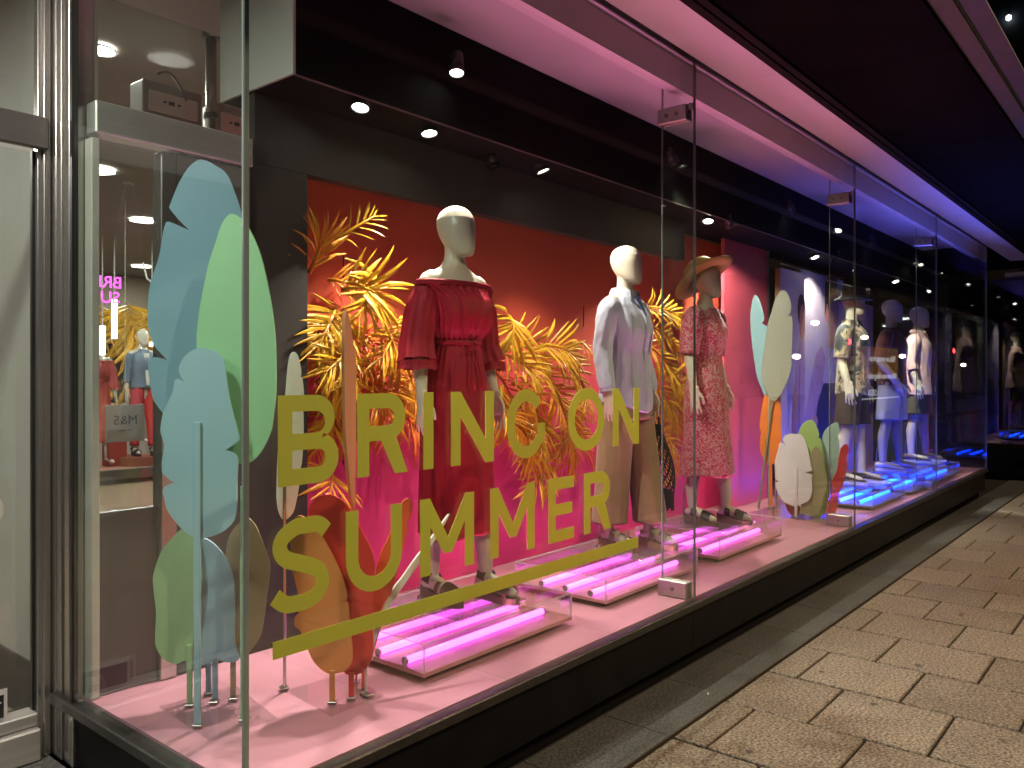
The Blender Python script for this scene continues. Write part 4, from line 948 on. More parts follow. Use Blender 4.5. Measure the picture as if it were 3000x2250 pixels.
# white shirt and tan trousers
SHIRT = mat('pale_blue_cotton', (.46, .47, .60), .75, 0, .03, 9, .06, 320, sheen=.2); TANT = mat('tan_linen', (.27, .165, .085), .8, 0, .07, 14, .10, 380, sheen=.2)
m2 = empty('mannequin', 'mannequin in a pale shirt and wide tan trousers, carrying a black net bag', 'mannequin', (4.15, .575, ZM), 'window mannequins'); link('body', BF, m2)
wf = fold_fn([(5, .035, 1.6), (9, .024, 2.0), (3, .025, 1.2)], 21)
sh = cloth('shirt', [(.835,.186,.146,0,.0),(.92,.182,.142,0,.0),(1.05,.166,.128,0,-.004),(1.16,.160,.122,0,-.008),(1.28,.166,.132,0,-.016),(1.36,.166,.122,0,-.012),(1.435,.164,.092,0,.0),(1.472,.140,.074,0,.006),(1.492,.094,.064,0,.008),(1.505,.070,.062,0,.008)], SHIRT, m2, wf, 128, .010, hem=lambda th: -.035*math.cos(2*th+math.pi)-.0, wr=.065)
for s in (1, -1):
    a = ARM(s); a = [(s*.135,.008,1.438), (s*.172,.010,1.395)] + [(x+s*.006, y, z) for x, y, z in a[2:5]] + [(s*.239,-.026,.945)]
    sl_ = sleeve('sleeve', a, [.058,.064,.060,.054,.050,.046], SHIRT, sh, 11+s, .055, (4, 7), 56, 12, .09)
    MB().tube([(s*.2335,-.017,.985),(s*.2405,-.028,.925)], [.047,.044], 32, cap=False).build('cuff', SHIRT, sl_, True)
pk = MB().bbox((-.006, -.178, .86), (.020, -.150, 1.40), .003)
vq = MB(); zz_ = [.86+.54*i/24 for i in range(25)]
def shirt_front(x, z):
    best = 0
    for r0, r1 in zip([(.835,.186,.146,-.0),(.92,.182,.142,0),(1.05,.166,.128,-.004),(1.16,.160,.122,-.008),(1.28,.166,.132,-.016),(1.36,.166,.122,-.012),(1.42,.160,.098,0)], [(.92,.182,.142,0),(1.05,.166,.128,-.004),(1.16,.160,.122,-.008),(1.28,.166,.132,-.016),(1.36,.166,.122,-.012),(1.42,.160,.098,0),(1.455,.128,.078,.006)]):
        if r0[0] <= z <= r1[0]:
            t = (z-r0[0])/(r1[0]-r0[0]); rx = r0[1]+(r1[1]-r0[1])*t; ry = r0[2]+(r1[2]-r0[2])*t; c = r0[3]+(r1[3]-r0[3])*t
            return c - ry*math.sqrt(max(0, 1-(x/rx)**2))*1.04
    return -.1
pl_ = [(-.016, shirt_front(-.016, z)-.004, z) for z in zz_]; pr_ = [(.016, shirt_front(.016, z)-.004, z) for z in zz_]
n_ = len(zz_); vq.add(pl_+pr_+[(x, y+.012, z) for x, y, z in pl_]+[(x, y+.012, z) for x, y, z in pr_], [(i, n_+i, n_+i+1, i+1) for i in range(n_-1)]+[(i, i+1, 2*n_+i+1, 2*n_+i) for i in range(n_-1)]+[(n_+i, 3*n_+i, 3*n_+i+1, n_+i+1) for i in range(n_-1)])
vq.build('placket', SHIRT, sh)
for i in range(6):
    z = .93+.082*i; MB().disc((0, shirt_front(0, z)-.005, z), .0055, (0, -1, 0), .003, 10).build('button', mat('button_pearl', (.7, .68, .66), .25), sh)
px_ = []
for (x, z) in ((.045, 1.27), (.115, 1.27), (.115, 1.165), (.08, 1.15), (.045, 1.165)): px_.append(Vector((x, shirt_front(x, z)-.004, z)))
MB().plate(px_, (0, -1, 0), .003).build('pocket', SHIRT, sh)
def collar(parent, m, z, r=.066, open_=.55, drop=.055, w=.045):
    c = MB(); N = 40; vv = []
    for k in range(N+1):
        a = -math.pi/2 + open_ + (2*math.pi-2*open_)*k/N; f_ = abs(k/N-.5)*2
        ca, sa = math.cos(a), math.sin(a)
        top = Vector((r*ca*.98, .008+r*.92*sa, z+.030-.018*f_**3)); bot = Vector((r*1.0*ca, .008+r*.95*sa, z-.012))
        tip = w*(.55+.75*f_**4); out = Vector((r*ca*1.0, .008+r*.95*sa, 0)) + Vector((ca*.022, sa*.022, z+.022-tip-.012*f_**3))
        if f_ > .85: out += Vector((math.copysign(.022, ca)*(f_-.85)/.15, -.006, -.012*(f_-.85)/.15))
        vv += [tuple(bot), tuple(top), tuple(top+Vector((ca*.005, sa*.005, -.002))), tuple(out)]
    fs = []
    for k in range(N):
        for j in range(3): fs.append((4*k+j, 4*(k+1)+j, 4*(k+1)+j+1, 4*k+j+1))
    c.add(vv, fs); return c.build('collar', m, parent, True)
collar(sh, SHIRT, 1.510, .080, w=.075)
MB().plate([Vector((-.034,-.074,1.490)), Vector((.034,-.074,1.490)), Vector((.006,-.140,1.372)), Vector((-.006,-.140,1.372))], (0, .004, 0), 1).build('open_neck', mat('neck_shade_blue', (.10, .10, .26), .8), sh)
tr = [(.155,.112,.100),(.35,.106,.098),(.60,.104,.100),(.78,.104,.108)]
tro = None
for s, y in ((1, -.105), (-1, .05)):
    rg_ = [(z, rx, ry, s*(.098 if z < .7 else .092), (y+.0)*(1-.9*min(1, max(0, (z-.15)/.65)))) for z, rx, ry in tr]
    q = cloth('trouser_leg', rg_, TANT, m2, fold_fn([(4, .03, 1.0), (7, .018, 1.3), (2, .035, .3)], 30+s), 72, .015, wr=.03)
cloth('trouser_waist', [(.76,.186,.130,0,-.002),(.85,.178,.128,0,.002),(.95,.168,.118,0,.006)], TANT, m2, fold_fn([(6, .012, 1)], 33), 96, .02)
BLKS = mat('black_leather', (.018, .016, .016), .45, 0, .2, 20)
for s, y in ((1, -.105), (-1, .05)):
    sandal(m2, s, y, mat('cork_sole', (.24, .15, .08), .8, 0, .15, 60, .2), mat('mauve_leather', (.20, .14, .13), .5), [(-.10, .052, .042, .050), (-.035, .062, .044, .030)], .03, True)
rod(m2, -.096, .125)
# net bag hanging from the far hand
bag = empty('net_bag', 'black crochet net bag hanging from the hand of the shirt mannequin', 'bag', (4.15+.265, .53, ZM+.20))
bm_ = MB(); rows = 13; cols = 16
def bagp(i, k):
    t = i/rows; z = .52*(1-t); r = .030+.085*math.sin(min(1, t*1.25)*math.pi*.62)**1.2; a = 2*math.pi*(k+.5*(i % 2))/cols
    return Vector((r*.55*math.cos(a), r*1.15*math.sin(a), z+.012*noise.noise(Vector((k, i, 1)))))
for i in range(rows):
    for k in range(cols):
        a = bagp(i, k)
        for k2 in ((k, k+1) if i % 2 else (k-1, k)): bm_.tube([a, bagp(i+1, k2)], .0042, 4, cap=False)
bm_.build('net', mat('black_yarn', (.014, .012, .012), .85), bag)
MB().rings([(0,.02,.06,0,0),(.015,.055,.115,0,0),(.11,.058,.118,0,0),(.125,.050,.11,0,0)], 24).build('pouch_bottom', mat('black_yarn', (.014, .012, .012), .85), bag, True)
MB().tube([(0,.03,.50),(0,.018,.60),(-.02,0,.66),(0,-.02,.60),(0,-.03,.50)], .006, 8).build('strap', mat('black_yarn', (.014, .012, .012), .85), bag, True)

# floral midi dress and straw hat
FLOR = ramp_mat('pink_squiggle_print', [(0, (.42, .022, .07)), (.47, (.42, .022, .07)), (.50, (.52, .25, .26)), (.9, (.54, .28, .28))], 'noise', 44, .75, 1, 1.8)
m3 = empty('mannequin', 'mannequin in a pink squiggle print midi dress and straw hat', 'mannequin', (5.20, .575, ZM), 'window mannequins'); link('body', BF, m3)
df = cloth('dress', [(.335,.205,.178,0,-.005),(.50,.196,.166,0,-.004),(.60,.184,.154,0,-.002),(.75,.180,.146,0,.0),(.92,.176,.134,0,.006),(1.05,.148,.108,0,.002),(1.15,.130,.094,0,-.004),(1.25,.146,.112,0,-.012),(1.33,.154,.122,0,-.018),(1.40,.160,.098,0,-.004),(1.458,.150,.072,0,.004),(1.486,.105,.062,0,.008)], FLOR, m3,
     fold_fn([(23, lambda z: .018*max(0, 1-abs(z-1.13)/.12)+.006, .8), (10, lambda z: .05*max(0, min(1, (.62-z)/.25))+.012, 1), (17, lambda z: .04*max(0, min(1, (.60-z)/.1)), .7)], 41), 180, .011, hem=lambda th: .008*math.sin(4*th))
for s in (1, -1):
    a = ARM(s); sleeve('sleeve', [(s*.125,.008,1.444),(s*.170,.010,1.412),(s*.192,.018,1.30),(s*.206,.024,1.165)], [.054,.072,.072,.058], FLOR, df, 51+s, .06, (6, 10), 56, 12, .04)
STRAW = mat('woven_straw', (.54, .39, .09), .7, 0, .15, 6, .5, 120, stretch=(1, 1, 6))
hat = MB(); prof = [(.004,.135),(.05,.131),(.085,.112),(.103,.072),(.110,.02),(.115,.0),(.145,-.006),(.18,-.006),(.212,.004)]
nh = 48; vv = []
for r, z in prof:
    for k in range(nh):
        a = 2*math.pi*k/nh; vv.append((r*math.cos(a), r*1.1*math.sin(a), z + (.012*math.cos(2*a) if r > .12 else 0)))
for r, z in [(p[0], p[1]-.006) for p in prof[::-1]]:
    for k in range(nh):
        a = 2*math.pi*k/nh; vv.append((r*math.cos(a)*(1.005 if r > .2 else .97), r*1.1*math.sin(a)*(1.005 if r > .2 else .97), z + (.012*math.cos(2*a) if r > .12 else 0)))
M_ = 2*len(prof)
hat.add(vv, [(i*nh+k, i*nh+(k+1) % nh, (i+1)*nh+(k+1) % nh, (i+1)*nh+k) for i in range(M_-1) for k in range(nh)])
ho = hat.build('straw_hat', STRAW, m3, True); ho.location = (0, .022, 1.708); ho.rotation_euler = (R(-36), 0, 0)
nk = MB()
for j, rr_ in enumerate((.060, .068)):
    for k in range(30):
        a = 2*math.pi*k/30; nk.rings([(1.492-.02*j+.014*math.sin(a)-.006,.002,.002,rr_*math.cos(a),.008+rr_*.95*math.sin(a)),(1.492-.02*j+.014*math.sin(a),.0055,.0055,rr_*math.cos(a),.008+rr_*.95*math.sin(a)),(1.492-.02*j+.014*math.sin(a)+.006,.002,.002,rr_*math.cos(a),.008+rr_*.95*math.sin(a))], 6)
setp(nk.build('necklace', mat('bead_metal', (.6, .5, .38), .25, .9), m3), kind='stuff')
for s, y in ((1, -.105), (-1, .05)):
    sandal(m3, s, y, mat('dark_cork', (.10, .065, .045), .8), BLKS, [(-.105, .050, .044, .062), (-.02, .066, .046, .040)], .03)
rod(m3, -.096, .125)

# the three men
def sneaker(parent, s, y, m, msole):
    cx = s*.121
    fp = footprint(cx, y-.065, .31, .078, .108); n = len(fp)
    v = MB().add([(p.x, p.y, 0) for p in fp]+[(p.x, p.y, .028) for p in fp], [tuple(reversed(range(n))), tuple(range(n, 2*n))]+[(i, (i+1) % n, n+(i+1) % n, n+i) for i in range(n)])
    sec = [(.085,.030,.085),(.06,.038,.095),(.0,.041,.098),(-.06,.044,.082),(-.12,.046,.062),(-.17,.044,.050),(-.205,.028,.040)]
    u = MB(); N = 20; vv = []
    for (yy, hw, hh) in sec:
        for k in range(N):
            a = 2*math.pi*k/N; vv.append((cx+hw*math.cos(a), y+yy, .028+(hh-.028)*max(0, .5+.5*math.sin(a))**.7))
    u.add(vv, [(i*N+k, i*N+(k+1) % N, (i+1)*N+(k+1) % N, (i+1)*N+k) for i in range(len(sec)-1) for k in range(N)]+[tuple(range(N)), tuple((len(sec)-1)*N+k for k in range(N))])
    o = u.build('sneaker', m, parent, True); v.build('sole', msole, o)
    l = MB()
    for i in range(4):
        yy = y-.035-.022*i; zz = .092-.008*i
        l.tube([(cx-.022, yy, zz-.012), (cx, yy-.004, zz), (cx+.022, yy, zz-.012)], .003, 5)
    l.build('laces', msole, o)
def shorts(parent, m, zlo, seed):
    a = cloth('shorts', [(.84,.190,.136,0,.0),(.92,.180,.130,0,.004),(1.0,.168,.120,0,.006)], m, parent, fold_fn([(5, .015, 1)], seed), 96, .02)
    for s in (1, -1):
        y = -.05 if s > 0 else .05
        cloth('shorts_leg', [(zlo,.105,.112,s*.112,y*.4),(.70,.103,.112,s*.107,y*.25),(.86,.100,.118,s*.095,0)], m, a, fold_fn([(4, .03, 1), (7, .02, 1)], seed+s), 64, .014, wr=.03)
    return a
def shirt_m(parent, m, zlo, seed, name='shirt', loose=1.0, arm_to=3, rad=None, slv=ARMM, neck=True):
    L_ = loose
    top = [(1.44,.196,.112,0,-.002),(1.485,.160,.084,0,.006),(1.512,.105,.070,0,.010),(1.528,.078,.068,0,.010)]
    a = cloth(name, [(zlo,.188*L_,.142*L_,0,0),(1.05,.178*L_,.134*L_,0,0),(1.16,.172*L_,.130*L_,0,-.004),(1.28,.186,.138,0,-.010),(1.37,.200,.134,0,-.010)]+top, m, parent, fold_fn([(5, .018, 1.4), (9, .012, 1.5), (3, .02, 1)], seed), 112, .011, wr=.035)
    for s in (1, -1):
        p = slv(s)[:arm_to+1]; p = [(s*.150,.006,1.462)] + p[1:]
        sleeve('sleeve', p, (rad or [.066,.074,.072,.066])[:len(p)], m, a, seed+s, .05, (4, 7), 48, 10, .06)
    return a
CAMO = ramp_mat('leaf_camouflage_print', [(0, (.012, .016, .02)), (.40, (.04, .055, .065)), (.47, (.30, .21, .13)), (.53, (.42, .34, .22)), (.60, (.02, .026, .03)), (.66, (.36, .20, .12))], 'noise', 9.5, .7, 3, 1.0)
DKSH = mat('dark_brown_cotton', (.035, .026, .020), .8, 0, .1, 12, .08, 300)
m4 = empty('mannequin', 'mannequin in a black bucket hat and leaf camouflage print shirt', 'mannequin', (8.05, .47, ZM), 'window mannequins'); link('body', BM, m4)
s4 = shirt_m(m4, CAMO, .84, 61, loose=1.05); collar(s4, CAMO, 1.53, .080); shorts(m4, DKSH, .56, 64)
for s, y in ((1, -.05), (-1, .05)): sneaker(m4, s, y, mat('dark_canvas', (.035, .032, .032), .7), mat('sole_white', (.55, .53, .52), .6))
hb = MB().rings([(1.738,.160,.178,0,0),(1.744,.158,.176,0,0),(1.778,.094,.118,0,.0),(1.785,.090,.114,0,.0),(1.85,.082,.104,0,.004),(1.866,.068,.088,0,.004),(1.870,.03,.04,0,.004)], 40)
hb.build('bucket_hat', mat('black_twill', (.014, .013, .015), .75, 0, .15, 40), m4, True)
MAROON = mat('maroon_jersey', (.085, .014, .016), .8, 0, .08, 10, .05, 300, sheen=.2)
m5 = empty('mannequin', 'dark headed mannequin in a maroon tee and pale blue shorts, hand in pocket', 'mannequin', (9.38, .47, ZM), 'window mannequins'); link('body', BMG, m5)
def armp(s):
    return [(s*.145,.004,1.455),(s*.205,.009,1.42),(s*.245,.03,1.30),(s*.268,.042,1.20)] if s < 0 else ARMM(s)
s5 = shirt_m(m5, MAROON, .92, 71, name='tee', slv=armp)
cloth('neck_rib', [(1.524,.079,.069,0,.010),(1.531,.080,.070,0,.010),(1.538,.074,.065,0,.010)], MAROON, s5, None, 48, .004)
shorts(m5, mat('pale_blue_chino', (.42, .44, .55), .8, 0, .05, 14, .06, 300), .55, 74)
for s, y in ((1, -.05), (-1, .05)): sneaker(m5, s, y, mat('white_leather', (.62, .60, .60), .45), mat('sole_white', (.55, .53, .52), .6))
PINKS = mat('pink_oxford', (.62, .38, .36), .75, 0, .04, 12, .06, 320, sheen=.2); OLIVE = mat('olive_twill', (.075, .066, .045), .8, 0, .1, 12, .08, 300)
m6 = empty('mannequin', 'mannequin in an open pink shirt over navy tee and olive shorts', 'mannequin', (10.53, .47, ZM), 'window mannequins'); link('body', BM, m6)
shirt_m(m6, mat('navy_jersey', (.014, .016, .035), .8), .90, 81, name='tee', rad=[.056,.060,.056,.05], arm_to=2)
# open overshirt: a garment shell with the front left open
def open_shirt(parent, m, seed):
    o = cloth('open_shirt', [(.80,.215,.176,0,.01),(.95,.208,.164,0,.008),(1.16,.194,.148,0,.0),(1.28,.204,.152,0,-.006),(1.37,.212,.144,0,-.006),(1.44,.204,.118,0,.0),(1.485,.166,.090,0,.006),(1.515,.110,.076,0,.010),(1.534,.084,.074,0,.010)], m, parent, fold_fn([(5, .02, 1.4), (9, .014, 1.5)], seed), 112, .011, wr=.035)
    me = o.data; bm = bmesh.new(); bm.from_mesh(me)
    bmesh.ops.delete(bm, geom=[f for f in bm.faces if f.calc_center_median().y < -.045 and abs(f.calc_center_median().x) < .045+.075*max(0, (1.25-f.calc_center_median().z))], context='FACES'); bm.to_mesh(me); bm.free()
    for s in (1, -1):
        p = ARMM(s); sv = sleeve('sleeve', [(s*.150,.006,1.462)]+p[1:4]+[(s*.253,.010,1.10)], [.068,.076,.072,.064,.060], m, o, seed+s, .05, (4, 7), 48, 10, .08)
        MB().tube([(s*.2485,.018,1.135),(s*.2535,.008,1.090)], [.066,.064], 32, cap=False).tube([(s*.2485,.018,1.150),(s*.2535,.008,1.10)], [.0635,.062], 32, cap=False).build('rolled_cuff', m, sv, True)
    collar(o, m, 1.54, .084); return o
open_shirt(m6, PINKS, 91); shorts(m6, OLIVE, .57, 84)
for s, y in ((1, -.05), (-1, .05)): sneaker(m6, s, y, mat('mauve_suede', (.20, .13, .13), .8), mat('sole_white', (.55, .53, .52), .6))
for m_ in (m4, m5, m6): rod(m_, -.119, .125)

# ------------------------------------------------------------------ picture boards in the men's half
WOOD = mat('pine_edge', (.50, .29, .11), .55, 0, .12, 5, .05, 60, stretch=(1, 1, .1))
BRD = mat('lilac_print', (.50, .42, .52), .6, 0, .04, 3)
def board(label, x0, x1, y, z1, shapes, wood=True):
    o = empty('picture_board', label, 'picture board', (x0, y, ZF+.002), 'picture boards behind the menswear')
    MB().box((0, 0, 0), (x1-x0, .008, z1-ZF)).build('print', BRD, o)
    MB().bbox((0, .009, 0), (x1-x0, .058, z1-ZF), .003).build('frame', WOOD, o)
    for i, (nm, poly, m) in enumerate(shapes):
        pts = [Vector((a*(x1-x0), -.0008-.0012*i, b*(z1-ZF))) for a, b in poly]
        MB().plate(pts, (0, -1, 0), .0008).build(nm, m, o)
    return o
def blob(cx, cz, rx, rz, n=22): return [(cx+rx*math.cos(2*math.pi*k/n), cz+rz*math.sin(2*math.pi*k/n)) for k in range(n)]
PSK = mat('printed_skin', (.46, .22, .17), .6, 0, .06, 5); PHR = mat('printed_hair', (.035, .018, .012), .6, 0, .3, 40); PSH = mat('printed_lilac_shirt', (.40, .25, .38), .6, 0, .12, 7); PJN = mat('printed_jeans', (.012, .018, .085), .6, 0, .25, 9)
PSHD = mat('printed_mauve_fold', (.22, .12, .25), .6); PWH = mat('printed_white', (.6, .58, .6), .6)
board('narrow picture board with pine edge, man in a lilac shirt printed at its right', 7.612, 8.236, 1.0, 2.585, [
    ('printed_hair', blob(.86,.83,.17,.075), PHR), ('printed_face', blob(.90,.775,.13,.085), PSK), ('printed_shirt', [(.55,.25),(.60,.50),(.66,.64),(.80,.69),(1.0,.70),(1.0,.25)], PSH), ('printed_fold', [(.70,.30),(.75,.58),(.79,.60),(.76,.30)], PSHD), ('printed_arm', [(.42,.26),(.52,.45),(.60,.52),(.66,.46),(.56,.20)], PSK), ('printed_jeans', [(.50,.0),(.55,.25),(1.0,.25),(1.0,0)], PJN)])
board('wide picture board with a lilac sleeve and dark jeans, behind the black hat', 8.40, 9.75, 1.10, 2.66, [
    ('printed_sleeve', [(.02,.20),(.10,.34),(.22,.50),(.34,.62),(.46,.66),(.56,.60),(.48,.46),(.36,.36),(.26,.22)], PSH), ('printed_cuff', [(.0,.14),(.06,.24),(.20,.26),(.22,.18)], PSHD), ('printed_jeans', [(.18,.0),(.24,.20),(.36,.38),(.50,.48),(.85,.48),(.98,.0)], PJN), ('printed_hand', blob(.30,.30,.07,.03), PSK), ('printed_face', blob(.72,.84,.15,.115), PSK), ('printed_hair', [(.53,.82),(.53,.96),(.62,1.0),(.84,1.0),(.80,.93),(.66,.92),(.60,.80)], PHR), ('printed_ear', blob(.575,.82,.035,.045), mat('printed_ear', (.62, .22, .20), .6)), ('printed_neck', [(.60,.66),(.63,.76),(.80,.73),(.82,.64)], PSK)])
board('pale picture board behind the maroon tee mannequin', 10.16, 11.0, 1.24, 2.56, [('printed_shirt', [(.1,.1),(.16,.55),(.4,.66),(.5,.3),(.42,.1)], PSH), ('printed_flower', blob(.12,.30,.08,.06), mat('printed_coral', (.6, .07, .06), .6))])
board('small pale board hung behind the pink shirt mannequin', 11.1, 11.62, 1.30, 2.50, [('printed_band', [(.1,.3),(.12,.42),(.9,.42),(.9,.3)], PSHD)])

# dry palm sprays behind the last mannequin
for k in range(3):
    S = Vector((11.1+.12*k, .90, ZF+1.45-.25*k)); o = empty('grass_spray', ['upper olive grass spray behind the pink shirt', 'middle olive grass spray behind the pink shirt', 'lowest olive grass spray behind the pink shirt'][k], 'grass spray', S, 'grass sprays')
    for i in range(7):
        e = Vector((.45+.03*i, -.42+.05*i, -.30-.05*i)); b_ = MB().tube([(0,0,0), e*.5+Vector((0,0,.05)), e], [.006,.009,.001], 5, 1.0).build('blade', mat('dry_grass', (.22, .22, .06), .7, 0, .15, 8), o)
post = MB().bbox((11.70, 1.36, ZF), (11.76, 1.42, 2.76), .004).build('steel_post', STEEL); setp(post, 'brushed steel post at the far end of the display', 'post')

# ------------------------------------------------------------------ things seen through the glazed door, deep in the shop
def txt(s, size, m, depth=.004):
    cu = bpy.data.curves.new('lettering', 'FONT'); cu.body = s; cu.size = size; cu.align_x = 'CENTER'; cu.align_y = 'CENTER'; cu.extrude = depth
    ob = bpy.data.objects.new('t', cu); col.objects.link(ob); dg = bpy.context.evaluated_depsgraph_get()
    me = bpy.data.meshes.new_from_object(ob.evaluated_get(dg)); bpy.data.objects.remove(ob); me.name = 'lettering'; me.materials.clear(); me.materials.append(m); return me
NEON = mat('pink_neon', (.9, .1, .7), .4, emit=(1.0, .03, .62), estr=2.2)
YI = 9.4
def pin(px, py, y): return at(px, py, Y=y)
# table, plinths
ta, tb = pin(230, 1385, 9.0), pin(500, 1385, 9.0)
tab = empty('display_table', 'dark edged display table deep in the shop, carrying round plinths', 'table', ((ta.x+tb.x)/2, 9.6, .11))
zt_ = ta.z-.11; hw = (tb.x-ta.x)/2+.3
MB().bbox((-hw, -.6, zt_-.09), (hw, .9, zt_), .01).build('tabletop', mat('table_top_rose', (.36, .15, .11), .5), tab)
MB().bbox((-hw-.02, -.66, zt_-.13), (hw+.02, -.602, zt_+.004), .008).build('edge', mat('table_edge', (.06, .05, .048), .5), tab)
for sx in (-1, -.1, .8): MB().bbox((sx*hw*.7-.07, -.45, 0), (sx*hw*.7+.07, -.31, zt_-.131), .01).build('leg', mat('table_edge', (.06, .05, .048), .5), tab)
zf2 = ta.z
c = pin(418, 1345, YI)
for rr_, m_, lb, dx, z0, h_ in ((.34, mat('brick_plinth', (.24, .055, .03), .6), 'low brick red round plinth under the denim jacket mannequin', 0, zf2, .12),):
    o = MB().disc((0, 0, 0), rr_, (0, 0, 1), h_, 36).build('round_plinth', m_); o.location = (c.x, YI, z0); setp(o, lb, 'plinth')
o = MB().disc((0, 0, 0), .26, (0, 0, 1), .30, 36).build('round_plinth', mat('white_plinth', (.5, .48, .47), .5)); o.location = (c.x+.45, YI+.45, zf2); setp(o, 'white round plinth right of the brick red one', 'plinth')
o = MB().bbox((-.12, -.12, 0), (.12, .12, .42), .01).build('red_block', mat('red_block', (.30, .025, .02), .5)); pp = pin(345, 1340, YI); o.location = (pp.x, YI+.1, zf2); setp(o, 'dark red block standing left of the round plinths', 'block')
zpl = zf2+.12
m7 = empty('mannequin', 'mannequin in a denim jacket and bright red trousers deep in the shop', 'mannequin', (c.x, YI, zpl), 'mannequins deep in the shop'); link('body', BF, m7)
DEN = mat('denim', (.13, .17, .24), .8, 0, .15, 14, .1, 200); RTR = mat('red_twill', (.55, .018, .03), .7, 0, .08, 12)
jk = cloth('denim_jacket', [(.95,.178,.138,0,0),(1.1,.162,.126,0,0),(1.28,.170,.136,0,-.014),(1.37,.172,.124,0,-.01),(1.44,.168,.09,0,0),(1.478,.12,.072,0,.006),(1.50,.075,.062,0,.008)], DEN, m7, fold_fn([(5, .02, 1.3)], 101), 64, .03, wr=.04)
for s in (1, -1): sleeve('sleeve', ARM(s)[:5], [.06,.064,.06,.055,.05], DEN, jk, 103+s, .05, (4, 7), 24, 5)
collar(jk, DEN, 1.49, .075)
MB().plate([Vector((-.02,-.160,1.0)), Vector((.02,-.160,1.0)), Vector((.04,-.118,1.45)), Vector((-.04,-.118,1.45))], (0, .01, 0), 1).build('white_top', mat('white_jersey', (.6, .57, .52), .8), jk)
for s, y in ((1, -.105), (-1, .05)): cloth('trouser_leg', [(.14,.062,.066,s*.094,y*.95),(.5,.066,.07,s*.09,y*.5),(.8,.095,.105,s*.088,0),(.97,.10,.115,s*.07,0)], RTR, m7, fold_fn([(4, .03, 1)], 110+s), 32, .05)
for s, y in ((1, -.105), (-1, .05)): sandal(m7, s, y, BLKS, BLKS, [(-.11, .050, .042, .05), (.0, .09, .042, .04)], .05)
ROSE = mat('rose_cloth', (.50, .07, .06), .7, 0, .08, 8)
pp = pin(285, 1330, YI+.2)
m8 = dressed_red('mannequin in a rose red off-shoulder dress deep in the shop', (pp.x, YI+.2, zf2+.02), ROSE, 'mannequins deep in the shop')
pp = pin(318, 1330, YI+1.0)
m9 = empty('mannequin', 'mannequin in a black strap dress behind the rose dress', 'mannequin', (pp.x+.1, YI+1.1, zf2+.35), 'mannequins deep in the shop'); link('body', BF, m9)
cloth('black_dress', [(.5,.2,.17,0,0),(.9,.175,.13,0,.004),(1.1,.135,.098,0,0),(1.3,.150,.118,0,-.016),(1.38,.150,.10,0,-.008)], mat('black_jersey', (.02, .018, .02), .8), m9, fold_fn([(8, .03, 1)], 120), 64, .03)
o = MB().disc((0, 0, -.35+.002), .3, (0, 0, 1), .34, 36).build('round_plinth', mat('white_plinth', (.5, .48, .47), .5)); o.location = (pp.x+.1, YI+1.1, zf2+.35); setp(o, 'white round plinth under the black strap dress', 'plinth')
# bright upright tube lamps
for i, (px, y0, y1) in enumerate(((335, 878, 992), (300, 955, 1040), (445, 1003, 1015))):
    a, b = pin(px, y0, YI-.5), pin(px, y1, YI-.5)
    o = empty('tube_lamp', ['tall white upright tube lamp, highest of the three', 'shorter white upright tube lamp at the left', 'short white tube lamp at the blue feather edge'][i], 'tube lamp', b, 'upright tube lamps deep in the shop')
    MB().tube([(0, 0, 0), a-b], .035, 12).build('tube', mat('white_tube', (.9, .9, .9), .4, emit=(.9, .95, 1), estr=5), o)
    MB().tube([a-b+Vector((0, 0, .002)), a-b+Vector((0, 0, 3.40-a.z))], .008, 6).build('cable', mat('cable_white', (.5, .48, .45), .6), o)
# neon words seen from behind
a = pin(317, 827, YI-.9); b = pin(317, 866, YI-.9)
sg = empty('neon_sign', 'pink neon words seen mirrored from behind, high in the shop', 'neon sign', a)
a2 = pin(285, 825, YI-.9); b2 = pin(255, 868, YI-.9)
q = link('lettering', txt('BRING', .21, NEON), sg, a2-a); q.rotation_euler = (R(90), 0, R(180))
q = link('lettering', txt('SUMMER', .21, NEON), sg, b2-a); q.rotation_euler = (R(90), 0, R(180))
MB().tube([(.45, .01, .3), (.5, .01, .1), (.75, .01, -.1), (1.0, .01, .15), (1.1, .01, .5)], .012, 6).build('cable', mat('cable_white', (.5, .48, .45), .6), sg)
# grey hanging card with mirrored letters
a = pin(368, 1240, 6.5); w = .40
cdn = empty('hanging_card', 'grey square card with dark mirrored letters in front of the red trousers', 'card', a)
MB().bbox((-w*.5, 0, -w*.48), (w*.5, .02, w*.48), .003).build('card', mat('card_grey', (.22, .19, .17), .6), cdn)
q = link('lettering', txt('M&S', .135, mat('ink_dark', (.03, .028, .026), .6), .0015), cdn, (0, -.002, .03)); q.rotation_euler = (R(90), 0, 0); q.scale = (-1, 1, 1)
MB().box((-.07, -.003, -.075), (.07, -.0005, -.068)).build('rule', mat('ink_dark', (.03, .028, .026), .6), cdn)
MB().tube([(0, .01, w*.482), (0, .01, 3.40-a.z)], .003, 5).build('cord', mat('cable_white', (.5, .48, .45), .6), cdn)
# gold leaves on the deep shop wall
for i, (px, py, L_) in enumerate(((385, 930, .75), (400, 990, .65), (430, 950, .7), (360, 1080, .7), (290, 925, .6), (455, 960, .5))):
    frond((px-10, py-40), (px+8, py+45), L_, 8, GOLD, ['gold paper frond just above the denim jacket shoulder', 'gold paper frond behind the denim jacket sleeve', 'gold paper frond behind the denim jacket head', 'gold paper frond beside the hanging card', 'gold paper frond behind the rose dress head', 'gold paper frond at the blue feather edge'][i], YI+1.3, YI+1.0, .1, rg)

